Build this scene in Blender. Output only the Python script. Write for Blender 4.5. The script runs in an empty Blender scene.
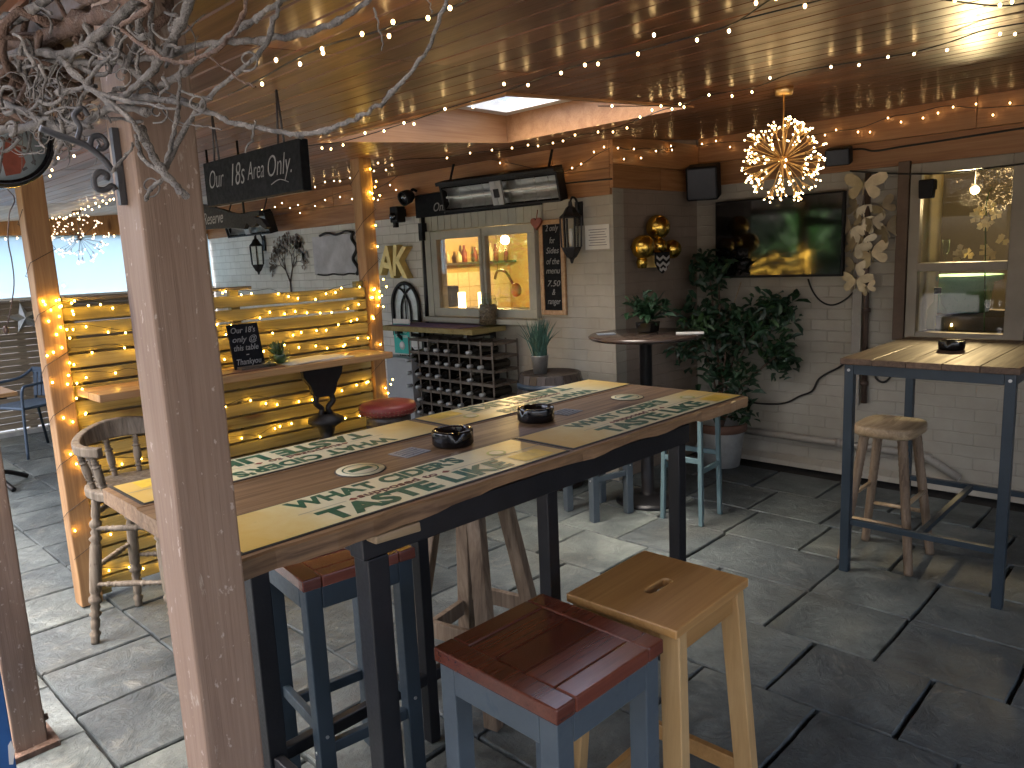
import bpy, bmesh, math, random
from mathutils import Vector, Matrix, Euler
rnd = random.Random(7)
R_ = math.radians
S = bpy.context.scene
COL = S.collection

# ------------------------------------------------------------------ camera solve (vanishing points of the photo)
F = 757.0; HC = 1.55
def _n(v):
    v = Vector(v); v.normalize(); return v
_a = _n((1256-512, -(224-384), -F))
_b = Vector((-271-512, -(293-384), -F)); _b.normalize(); _b = _b - _a*(_a.dot(_b)); _b.normalize()
_c = _a.cross(_b)
RM = Matrix((_a, _b, _c))
O = Vector((0, 0, HC))
def ray(x, y): return RM @ Vector(((x-512)/F, -(y-384)/F, -1.0))
def atX(x, y, X): d = ray(x, y); return O + d*(X/d.x)
def atY(x, y, Y): d = ray(x, y); return O + d*(Y/d.y)
def atZ(x, y, Z): d = ray(x, y); return O + d*((Z-HC)/d.z)
Z0, KC = 1.98, 0.07
def cz(X): return Z0 + KC*X
def atC(x, y, drop=0.0):
    d = ray(x, y); t = (Z0-drop-HC)/(d.z-KC*d.x); return O + d*t
def atD(x, y, D): return O + ray(x, y)*D

cam = bpy.data.cameras.new('camera'); co = bpy.data.objects.new('camera', cam); COL.objects.link(co)
m4 = RM.to_4x4(); m4.translation = O; co.matrix_world = m4
cam.sensor_width = 36; cam.lens = F/1024*36; cam.clip_start = 0.02; cam.clip_end = 500
S.camera = co

# ------------------------------------------------------------------ materials
def newmat(name):
    m = bpy.data.materials.new(name); m.use_nodes = True
    nt = m.node_tree; nt.nodes.clear()
    out = nt.nodes.new('ShaderNodeOutputMaterial'); b = nt.nodes.new('ShaderNodeBsdfPrincipled')
    nt.links.new(b.outputs[0], out.inputs[0])
    return m, nt, b
def N(nt, typ, **kw):
    n = nt.nodes.new(typ)
    for k, v in kw.items():
        if k.startswith('i_'):
            n.inputs[k[2:].replace('_', ' ')].default_value = v
        else: setattr(n, k, v)
    return n
def ramp(nt, fac, stops):
    r = nt.nodes.new('ShaderNodeValToRGB'); nt.links.new(fac, r.inputs[0])
    e = r.color_ramp.elements
    while len(e) < len(stops): e.new(0.5)
    for k, (p, c) in enumerate(stops):
        e[k].position = p; e[k].color = (c[0], c[1], c[2], 1) if not isinstance(c, (int, float)) else (c, c, c, 1)
    return r
def mixc(nt, fac, a, b, typ='MIX'):
    m = nt.nodes.new('ShaderNodeMix'); m.data_type = 'RGBA'; m.blend_type = typ
    for s, v in ((0, fac), (6, a), (7, b)):
        if hasattr(v, 'is_output'): nt.links.new(v, m.inputs[s])
        else: m.inputs[s].default_value = v if s == 0 else (v[0], v[1], v[2], 1)
    return m.outputs[2]
def bump(nt, b, h, strength=.3, dist=.004):
    n = nt.nodes.new('ShaderNodeBump'); n.inputs['Strength'].default_value = strength; n.inputs['Distance'].default_value = dist
    nt.links.new(h, n.inputs['Height']); nt.links.new(n.outputs[0], b.inputs['Normal']); return n
def coords(nt, sc=(1, 1, 1), rot=(0, 0, 0)):
    t = nt.nodes.new('ShaderNodeTexCoord'); mp = nt.nodes.new('ShaderNodeMapping')
    mp.inputs['Scale'].default_value = sc; mp.inputs['Rotation'].default_value = rot
    nt.links.new(t.outputs['Object'], mp.inputs[0]); return mp.outputs[0]
def noise(nt, vec, scale, detail=4, rough=.55, dist=0, w=None):
    n = nt.nodes.new('ShaderNodeTexNoise'); n.inputs['Scale'].default_value = scale; n.inputs['Detail'].default_value = detail
    n.inputs['Roughness'].default_value = rough; n.inputs['Distortion'].default_value = dist
    nt.links.new(vec, n.inputs['Vector'])
    if w is not None:
        n.noise_dimensions = '4D'; nt.links.new(w, n.inputs['W'])
    return n.outputs[0]
def island(nt, mul=37.0):
    g = nt.nodes.new('ShaderNodeNewGeometry'); m = nt.nodes.new('ShaderNodeMath'); m.operation = 'MULTIPLY'
    nt.links.new(g.outputs['Random Per Island'], m.inputs[0]); m.inputs[1].default_value = mul
    return m.outputs[0], g.outputs['Random Per Island']

def wood(name, dark, mid, light, axis='x', rough=.5, grain=1.0, bmp=.25, wear=None, wearamt=.62, coat=0.0, vary=.35, knots=None, con=.64, speck=None):
    m, nt, b = newmat(name)
    s = {'x': (.9, 13, 13), 'y': (13, .9, 13), 'z': (13, 13, .9)}[axis]
    s = tuple(v*grain for v in s)
    v = coords(nt, s); w, isl = island(nt)
    n1 = noise(nt, v, 1.6, 6, .6, 1.4, w)
    s2 = {'x': (2, 90, 90), 'y': (90, 2, 90), 'z': (90, 90, 2)}[axis]
    n2 = noise(nt, coords(nt, s2), 1.5, 3, .6, 0, w)
    r = ramp(nt, n1, [(1-con, dark), (.5, mid), (con, light)])
    c = mixc(nt, .38, r.outputs[0], ramp(nt, n2, [(.35, dark), (.65, light)]).outputs[0])
    # per-board tone
    rv = ramp(nt, isl, [(0, (1-vary,)*3), (1, (1+vary*.35,)*3)])
    c = mixc(nt, 1.0, c, rv.outputs[0], 'MULTIPLY')
    if knots:
        s3 = {'x': (2.2, 7, 7), 'y': (7, 2.2, 7), 'z': (7, 7, 2.2)}[axis]
        vo = nt.nodes.new('ShaderNodeTexVoronoi'); vo.inputs['Scale'].default_value = 1.0
        vo.voronoi_dimensions = '4D'; nt.links.new(w, vo.inputs['W'])
        nt.links.new(coords(nt, s3), vo.inputs['Vector'])
        k = ramp(nt, vo.outputs['Distance'], [(.09, 1.0), (.20, 0.0)])
        c = mixc(nt, k.outputs[0], c, knots)
    if speck:
        c = mixc(nt, ramp(nt, noise(nt, coords(nt, {'x': (.6, 1, 1), 'y': (1, .6, 1), 'z': (1, 1, .6)}[axis]), 75, 3, .6), [(.65, 0.0), (.69, .8)]).outputs[0], c, speck)
    if wear:
        n3 = noise(nt, coords(nt, {'x': (3, 9, 9), 'y': (9, 3, 9), 'z': (9, 9, 3)}[axis]), 2.2, 7, .72, .6)
        wr = ramp(nt, n3, [(wearamt, 0.0), (wearamt+.05, 1.0)])
        c = mixc(nt, wr.outputs[0], c, wear)
    nt.links.new(c, b.inputs['Base Color'])
    rr = ramp(nt, n1, [(.3, rough*1.15), (.7, rough*.85)])
    nt.links.new(rr.outputs[0], b.inputs['Roughness'])
    if coat: b.inputs['Coat Weight'].default_value = coat; b.inputs['Coat Roughness'].default_value = .22
    bump(nt, b, n2, bmp, .002)
    return m
def plain(name, col, rough=.5, metal=0.0, var=.25, scale=9, bmp=.15, spec=.5, dirt=None, bdist=.002):
    m, nt, b = newmat(name)
    v = coords(nt); n1 = noise(nt, v, scale, 5, .6); n2 = noise(nt, v, scale*9, 3, .6)
    lo = tuple(max(0, x*(1-var)) for x in col); hi = tuple(min(1, x*(1+var*.6)) for x in col)
    c = ramp(nt, n1, [(.3, lo), (.7, hi)]).outputs[0]
    if dirt:
        c = mixc(nt, ramp(nt, noise(nt, v, scale*2.3, 7, .7, .5), [(.58, 0.0), (.68, 1.0)]).outputs[0], c, dirt)
    nt.links.new(c, b.inputs['Base Color'])
    nt.links.new(ramp(nt, n2, [(.3, max(.02, rough*.85)), (.7, min(1, rough*1.15))]).outputs[0], b.inputs['Roughness'])
    b.inputs['Metallic'].default_value = metal
    b.inputs['Specular IOR Level'].default_value = spec
    bump(nt, b, n2, bmp, bdist)
    return m
def emit(name, col, strength):
    m, nt, b = newmat(name); b.inputs['Base Color'].default_value = (*col, 1)
    b.inputs['Emission Color'].default_value = (*col, 1); b.inputs['Emission Strength'].default_value = strength
    b.inputs['Roughness'].default_value = .3
    return m
def glassy(name, tint=(1, 1, 1), mixfac=.12, rough=.02):
    m = bpy.data.materials.new(name); m.use_nodes = True; nt = m.node_tree; nt.nodes.clear()
    out = nt.nodes.new('ShaderNodeOutputMaterial'); t = nt.nodes.new('ShaderNodeBsdfTransparent'); g = nt.nodes.new('ShaderNodeBsdfGlossy')
    t.inputs[0].default_value = (*tint, 1); g.inputs['Roughness'].default_value = rough
    fr = nt.nodes.new('ShaderNodeLayerWeight'); fr.inputs['Blend'].default_value = .5
    pw = nt.nodes.new('ShaderNodeMath'); pw.operation = 'POWER'; pw.inputs[1].default_value = 4.5; nt.links.new(fr.outputs['Facing'], pw.inputs[0])
    ad = nt.nodes.new('ShaderNodeMath'); ad.operation = 'MULTIPLY_ADD'; ad.inputs[1].default_value = .9; ad.inputs[2].default_value = mixfac; nt.links.new(pw.outputs[0], ad.inputs[0])
    n = noise(nt, coords(nt), 3, 2); bp = nt.nodes.new('ShaderNodeBump'); bp.inputs['Strength'].default_value = .02; nt.links.new(n, bp.inputs['Height']); nt.links.new(bp.outputs[0], g.inputs['Normal'])
    mx = nt.nodes.new('ShaderNodeMixShader'); nt.links.new(ad.outputs[0], mx.inputs[0]); nt.links.new(t.outputs[0], mx.inputs[1]); nt.links.new(g.outputs[0], mx.inputs[2])
    nt.links.new(mx.outputs[0], out.inputs[0]); return m
def brickmat(name, c1, c2, mortar, plane='YZ', white=None):
    m, nt, b = newmat(name)
    t = nt.nodes.new('ShaderNodeTexCoord'); sp = nt.nodes.new('ShaderNodeSeparateXYZ'); cb = nt.nodes.new('ShaderNodeCombineXYZ')
    nt.links.new(t.outputs['Object'], sp.inputs[0])
    nt.links.new(sp.outputs['Y' if plane == 'YZ' else 'X'], cb.inputs[0]); nt.links.new(sp.outputs['Z'], cb.inputs[1])
    # wobble so joints are not ruler-straight
    nz = nt.nodes.new('ShaderNodeTexNoise'); nz.inputs['Scale'].default_value = 7; nt.links.new(t.outputs['Object'], nz.inputs['Vector'])
    vm = nt.nodes.new('ShaderNodeVectorMath'); vm.operation = 'MULTIPLY_ADD'; vm.inputs[1].default_value = (.016, .016, 0)
    nt.links.new(nz.outputs['Color'], vm.inputs[0]); nt.links.new(cb.outputs[0], vm.inputs[2])
    br = nt.nodes.new('ShaderNodeTexBrick'); br.inputs['Scale'].default_value = 1
    br.inputs['Brick Width'].default_value = .225; br.inputs['Row Height'].default_value = .075
    br.inputs['Mortar Size'].default_value = .005; br.inputs['Mortar Smooth'].default_value = .9
    br.inputs['Color1'].default_value = (*c1, 1); br.inputs['Color2'].default_value = (*c2, 1); br.inputs['Mortar'].default_value = (*mortar, 1)
    nt.links.new(vm.outputs[0], br.inputs['Vector'])
    n2 = noise(nt, t.outputs['Object'], 22, 6, .65); n3 = noise(nt, t.outputs['Object'], 3.1, 5, .6)
    c = mixc(nt, 1, br.outputs['Color'], ramp(nt, n3, [(.3, (.82, .8, .76)), (.7, (1.06, 1.06, 1.05))]).outputs[0], 'MULTIPLY')
    c = mixc(nt, ramp(nt, noise(nt, t.outputs['Object'], 11, 8, .75), [(.66, 0.0), (.7, .6)]).outputs[0], c, tuple(x*.45 for x in c1))
    nt.links.new(c, b.inputs['Base Color']); b.inputs['Roughness'].default_value = .62
    h = nt.nodes.new('ShaderNodeMath'); h.operation = 'MULTIPLY_ADD'; nt.links.new(br.outputs['Fac'], h.inputs[0]); h.inputs[1].default_value = -1.0
    a = nt.nodes.new('ShaderNodeMath'); a.operation = 'MULTIPLY'; nt.links.new(n2, a.inputs[0]); a.inputs[1].default_value = .9
    nt.links.new(a.outputs[0], h.inputs[2])
    bump(nt, b, h.outputs[0], .5, .0055)
    return m
def stonemat(name):
    m, nt, b = newmat(name)
    w, isl = island(nt, 61)
    v = coords(nt)
    def ridged(scale, detail, rough, dist):
        nr = nt.nodes.new('ShaderNodeTexNoise'); nr.noise_dimensions = '4D'; nr.noise_type = 'RIDGED_MULTIFRACTAL'
        for k_, x_ in (('Scale', scale), ('Detail', detail), ('Roughness', rough), ('Distortion', dist)): nr.inputs[k_].default_value = x_
        nt.links.new(v, nr.inputs['Vector']); nt.links.new(w, nr.inputs['W']); return nr.outputs[0]
    n1 = noise(nt, v, 3.0, 8, .66, .9, w); n2 = noise(nt, v, 30, 8, .75, .3); n3 = noise(nt, v, 8, 8, .72, 1.2, w)
    nr = ridged(3.0, 6, .6, 1.1)
    base = ramp(nt, n1, [(.36, (.050, .055, .055)), (.5, (.094, .099, .096)), (.64, (.15, .154, .143))])
    tone = ramp(nt, isl, [(0, (.7, .72, .74)), (.5, (1, 1, 1)), (1, (1.25, 1.22, 1.14))])
    c = mixc(nt, 1, base.outputs[0], tone.outputs[0], 'MULTIPLY')
    c = mixc(nt, 1, c, (.84, .95, 1.02), 'MULTIPLY')
    c = mixc(nt, 1, c, ramp(nt, n2, [(.32, (.62, .62, .62)), (.68, (1.4, 1.4, 1.36))]).outputs[0], 'MULTIPLY')
    # pale worn scratches along riven ridges, broken up
    rid = ramp(nt, ridged(5.5, 3, .5, 2.2), [(.76, 0.0), (.90, 1.0)])
    brk = ramp(nt, n3, [(.44, 0.0), (.58, .85)])
    mm = nt.nodes.new('ShaderNodeMath'); mm.operation = 'MULTIPLY'; nt.links.new(rid.outputs[0], mm.inputs[0]); nt.links.new(brk.outputs[0], mm.inputs[1])
    c = mixc(nt, mm.outputs[0], c, (.42, .43, .39))
    sc = ramp(nt, n3, [(.57, 0.0), (.66, .5)])
    c = mixc(nt, sc.outputs[0], c, (.19, .19, .165))
    mo = ramp(nt, noise(nt, v, 1.3, 5, .6), [(.52, 0.0), (.66, .5)])
    c = mixc(nt, mo.outputs[0], c, (.075, .072, .056))
    nt.links.new(c, b.inputs['Base Color'])
    nt.links.new(ramp(nt, n2, [(.3, .32), (.7, .62)]).outputs[0], b.inputs['Roughness'])
    a = nt.nodes.new('ShaderNodeMath'); a.operation = 'MULTIPLY_ADD'; nt.links.new(nr, a.inputs[0]); a.inputs[1].default_value = .55
    a2 = nt.nodes.new('ShaderNodeMath'); a2.operation = 'MULTIPLY_ADD'; nt.links.new(n2, a2.inputs[0]); a2.inputs[1].default_value = .22; nt.links.new(n3, a2.inputs[2])
    nt.links.new(a2.outputs[0], a.inputs[2])
    bump(nt, b, a.outputs[0], 1.0, .016)
    return m

M = {}
M['post'] = wood('post timber', (.215, .137, .095), (.275, .182, .128), (.33, .23, .165), 'z', .65, 1.3, .5, wear=(.40, .32, .25), wearamt=.615, vary=.1, con=.7, speck=(.52, .42, .35), knots=(.10, .055, .04))
M['postg'] = wood('golden timber', (.22, .11, .045), (.33, .18, .075), (.43, .25, .11), 'z', .55, .8, .3, vary=.1, knots=(.12, .055, .02))
M['ceil'] = wood('varnished boards', (.10, .038, .018), (.175, .07, .034), (.25, .112, .056), 'y', .36, .6, .18, vary=.4, coat=.1, knots=(.06, .025, .012))
_cb = [n for n in M['ceil'].node_tree.nodes if n.type == 'BSDF_PRINCIPLED'][0]; _cb.inputs['Specular IOR Level'].default_value = .28; _cb.inputs['Coat Weight'].default_value = .04
M['ceillit'] = wood('daylit pale boards', (.40, .32, .25), (.53, .44, .35), (.64, .55, .45), 'y', .5, .6, .2, vary=.3)  # same ceiling in a paler colour, standing in for daylight on it
M['fascia'] = wood('orange fascia boards', (.24, .10, .035), (.35, .16, .06), (.44, .22, .09), 'y', .5, .7, .2, vary=.2, knots=(.1, .04, .015))
M['fasciax'] = wood('orange fascia boards x', (.24, .10, .035), (.35, .16, .06), (.44, .22, .09), 'x', .5, .7, .2, vary=.2, knots=(.1, .04, .015))
M['lining'] = wood('skylight lining', (.33, .15, .06), (.42, .21, .09), (.50, .27, .125), 'x', .4, .6, .1, vary=.1)
M['slat'] = wood('fence slats', (.22, .165, .048), (.32, .245, .08), (.41, .33, .13), 'x', .65, .7, .3, vary=.3, knots=(.16, .09, .035))
M['slatold'] = wood('old fence slats', (.17, .13, .09), (.25, .2, .13), (.33, .27, .19), 'x', .7, .8, .3, vary=.3)
M['shelfw'] = wood('counter plank', (.30, .15, .06), (.43, .24, .10), (.52, .32, .15), 'x', .4, .8, .2, vary=.2, coat=.2)
M['table'] = wood('weathered table planks', (.11, .06, .03), (.25, .145, .07), (.36, .225, .12), 'x', .5, .9, .4, wear=(.32, .26, .2), wearamt=.63, vary=.3, coat=.1, knots=(.06, .03, .015))
M['redwood'] = wood('red brown varnished seat', (.085, .020, .011), (.145, .038, .021), (.20, .06, .033), 'x', .22, .7, .06, vary=.45, coat=.5, con=.8)
M['pine'] = wood('varnished pine', (.34, .175, .055), (.43, .235, .08), (.50, .29, .11), 'x', .36, .6, .12, vary=.12, coat=.25)
M['pinez'] = wood('varnished pine legs', (.40, .24, .095), (.49, .31, .13), (.56, .37, .17), 'z', .42, .6, .12, vary=.15, knots=(.2, .1, .04))
M['rustic'] = wood('grey brown rustic wood', (.10, .065, .04), (.19, .13, .08), (.28, .205, .135), 'z', .7, 1, .5, vary=.2)
M['rusticseat'] = wood('worn pale seat', (.24, .165, .09), (.4, .29, .17), (.52, .39, .24), 'x', .45, 1, .3, vary=.2)
M['oldpaint'] = wood('weathered grey chair wood', (.08, .06, .04), (.17, .135, .095), (.27, .225, .17), 'z', .7, 1, .5, wear=(.07, .05, .03), wearamt=.6, vary=.2)
M['slateblue'] = plain('slate blue paint', (.070, .090, .106), .42, 0, .12, 6, .2, .5, dirt=(.045, .068, .088))
M['tealgrey'] = plain('pale teal grey paint', (.10, .165, .18), .45, 0, .15, 8, .2)
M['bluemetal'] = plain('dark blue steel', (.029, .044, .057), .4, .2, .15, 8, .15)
M['chairblue'] = plain('blue grey chair', (.075, .11, .16), .4, .2, .15, 8, .15)
M['planterblue'] = plain('bright blue paint', (.02, .09, .26), .5, 0, .2, 6, .2, .5, dirt=(.03, .1, .24))
M['black'] = plain('black steel', (.012, .012, .014), .38, .1, .3, 12, .2)
M['blackmatt'] = plain('black matt', (.006, .006, .0065), .6, 0, .3, 10, .1, .3)
M['blackplastic'] = plain('black melamine', (.006, .006, .007), .14, 0, .2, 10, .03, .6)
M['screen'] = plain('tv screen', (.004, .0045, .005), .06, 0, .1, 3, 0.0, 1.0)
M['iron'] = plain('cast iron', (.014, .013, .013), .5, .3, .3, 20, .5)
M['bracketgrey'] = plain('grey iron', (.07, .07, .075), .5, .3, .2, 20, .3)
M['slate'] = plain('chalkboard', (.005, .006, .008), .75, 0, .35, 7, .1, .22)
M['chalk'] = plain('chalk', (.28, .28, .27), .9, 0, .3, 40, .3)
M['bark'] = plain('pale grey vine bark', (.21, .192, .175), .85, 0, .6, 30, 1.0, .3, dirt=(.085, .066, .052), bdist=.006)
M['barkbrown'] = plain('brown vine bark', (.15, .095, .07), .85, 0, .5, 26, 1.0, .3, dirt=(.22, .19, .17), bdist=.006)
M['cable'] = plain('cable', (.01, .009, .008), .5)
M['stone'] = stonemat('riven paving stone')
M['mortar'] = plain('dark joint earth', (.03, .027, .022), .9, 0, .4, 14, .6)
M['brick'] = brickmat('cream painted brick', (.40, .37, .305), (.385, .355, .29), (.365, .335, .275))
M['brickx'] = brickmat('shade browned brick', (.31, .25, .20), (.29, .235, .188), (.27, .215, .172), 'XZ')  # browner than the cream brick: the recessed wall's shade put into its colour
M['brickw'] = brickmat('white painted brick', (.76, .75, .71), (.70, .69, .65), (.50, .48, .44))
M['winframe'] = plain('sage cream frame paint', (.40, .385, .31), .45, 0, .12, 8, .2)
M['winframe2'] = plain('taupe frame paint', (.30, .26, .2), .5, 0, .12, 8, .2)
M['brownstrip'] = plain('brown timber strip', (.12, .075, .045), .6, 0, .2, 9, .2)
M['pane'] = glassy('window pane', (.97, .98, .97), .045)
M['hatchpane'] = glassy('hatch pane', (.97, .98, .97), .11)
M['sashpane'] = glassy('sash pane', (.97, .98, .97), .02)
M['glass'] = glassy('clear glass', (.93, .97, .95), .02)
M['cream'] = plain('cream banner', (.66, .60, .40), .38, 0, .14, 5, .05)
M['green'] = plain('green lettering', (.015, .11, .065), .4, 0, .1, 10, .02)
M['maroon'] = plain('maroon lettering', (.12, .03, .03), .4, 0, .1, 10, .02)
M['rule'] = plain('grey banner rule', (.34, .33, .27), .4, 0, .1, 10, .02)
M['lime'] = plain('lime slice', (.42, .46, .12), .4, 0, .3, 30, .05)
M['lemon'] = plain('lemon yellow', (.72, .5, .06), .4, 0, .3, 20, .05)
M['border'] = plain('banner dark edge', (.035, .035, .033), .5)
M['sticker'] = plain('pale grey blue sticker', (.24, .29, .35), .3, 0, .1, 30, .05)
M['stickerink'] = plain('sticker blue ink', (.09, .12, .18), .3)
M['white'] = plain('off white', (.7, .69, .65), .6, 0, .08, 12, .1)
M['paper'] = plain('paper', (.66, .64, .56), .7, 0, .06, 12, .1)
M['ink'] = plain('grey ink', (.12, .12, .12), .8)
M['teal'] = plain('teal sign', (.02, .42, .36), .4, 0, .08, 6, .03)
M['greybox'] = plain('grey steel cabinet', (.33, .34, .34), .5, .1, .08, 6, .05)
M['bluebox'] = plain('dark navy plastic', (.03, .05, .08), .4)
M['gold'] = plain('gold foil', (.75, .48, .09), .22, 1.0, .25, 10, .25)
M['goldletter'] = plain('gold paint', (.85, .62, .22), .38, .35, .25, 10, .2)
M['butterfly'] = plain('pale gold metal', (.46, .38, .24), .42, .5, .25, 14, .3)
M['wire'] = plain('copper wire', (.85, .55, .22), .35, .9)
M['wiregrey'] = plain('dull wire', (.20, .15, .13), .4, .8)
M['steel'] = plain('galvanised steel', (.5, .51, .5), .32, .9, .2, 14, .1)
M['zinc'] = plain('zinc pot', (.42, .43, .42), .42, .7, .2, 14, .2)
M['whitepot'] = plain('chalky pot', (.36, .36, .33), .7, 0, .2, 12, .3)
M['terracotta'] = plain('terracotta', (.16, .08, .05), .7, 0, .2, 12, .3)
M['redfabric'] = plain('red leather', (.17, .022, .018), .5, 0, .25, 16, .4)
M['leaf'] = plain('dark leaf', (.022, .06, .026), .42, 0, .6, 14, .2)
M['leaf2'] = plain('mid leaf', (.05, .11, .035), .42, 0, .6, 14, .2)
M['grassleaf'] = plain('grass blades', (.045, .115, .085), .5, 0, .5, 30, .2)
M['palm'] = plain('bright palm leaf', (.16, .42, .08), .45, 0, .4, 10, .2)
M['pipe'] = plain('painted pipe', (.33, .30, .25), .5, 0, .15, 8, .3, .5, dirt=(.2, .17, .13))
M['pipebrown'] = plain('brown pipe', (.085, .055, .04), .5)
M['barrel'] = wood('dark barrel staves', (.03, .022, .018), (.05, .038, .03), (.08, .06, .048), 'z', .4, 1, .3, vary=.3)
M['rack'] = wood('rack slats', (.06, .045, .033), (.11, .085, .06), (.17, .135, .10), 'y', .6, 1, .3, vary=.3)
M['rackwire'] = plain('rack metal', (.38, .36, .31), .4, .6)
M['bottle'] = plain('bottle glass', (.012, .011, .009), .18, 0, .2, 8, .02, .6)
M['roundtop'] = plain('dark polished top', (.05, .035, .028), .18, 0, .3, 12, .05, .6)
M['purple'] = plain('purple runner', (.16, .10, .22), .6, 0, .3, 18, .2)
M['nuts'] = plain('brown corks', (.30, .19, .11), .8, 0, .6, 60, .8, .4, dirt=(.4, .28, .18), bdist=.01)
M['yellowwall'] = plain('warm kitchen wall', (.52, .38, .16), .6, 0, .1, 4, .1)
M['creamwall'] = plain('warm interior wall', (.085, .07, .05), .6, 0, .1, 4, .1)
M['darkwall'] = plain('dark interior', (.10, .085, .07), .7)
M['curtain'] = plain('cream curtain', (.72, .62, .36), .7, 0, .12, 6, .2)
M['greentub'] = plain('green enamel', (.26, .52, .35), .3, 0, .1, 6, .05)
M['petal'] = plain('cream petal', (.72, .64, .42), .6, 0, .12, 20, .1)
M['orange'] = plain('orange red ornament', (.5, .12, .02), .5)
M['redbrown'] = plain('red brown emblem', (.28, .07, .04), .5, 0, .4, 16)
M['clockface'] = plain('pale blue sign face', (.42, .50, .53), .35, 0, .15, 6, .05)
M['sheet'] = None
M['bulb'] = emit('warm bulb', (1, .64, .26), 5)
M['bulby'] = emit('amber bulb', (1, .58, .075), 14)
M['bulbdull'] = emit('dull bulb', (1, .72, .45), .5)
M['bulbchand'] = emit('chandelier bulb', (1, .70, .33), 2.6)
M['lampglow'] = emit('lamp glow', (1, .74, .34), 5)
M['candle'] = emit('candle glow', (1, .7, .3), 2)
def sheetmat():
    m = bpy.data.materials.new('frosted sheet'); m.use_nodes = True; nt = m.node_tree; nt.nodes.clear()
    out = nt.nodes.new('ShaderNodeOutputMaterial'); t = nt.nodes.new('ShaderNodeBsdfTranslucent'); d = nt.nodes.new('ShaderNodeBsdfDiffuse')
    t.inputs[0].default_value = (.66, .80, .86, 1); d.inputs[0].default_value = (.6, .74, .8, 1)
    mx = nt.nodes.new('ShaderNodeMixShader'); mx.inputs[0].default_value = .12
    nt.links.new(t.outputs[0], mx.inputs[1]); nt.links.new(d.outputs[0], mx.inputs[2]); nt.links.new(mx.outputs[0], out.inputs[0]); return m
M['sheet'] = sheetmat()

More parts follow.
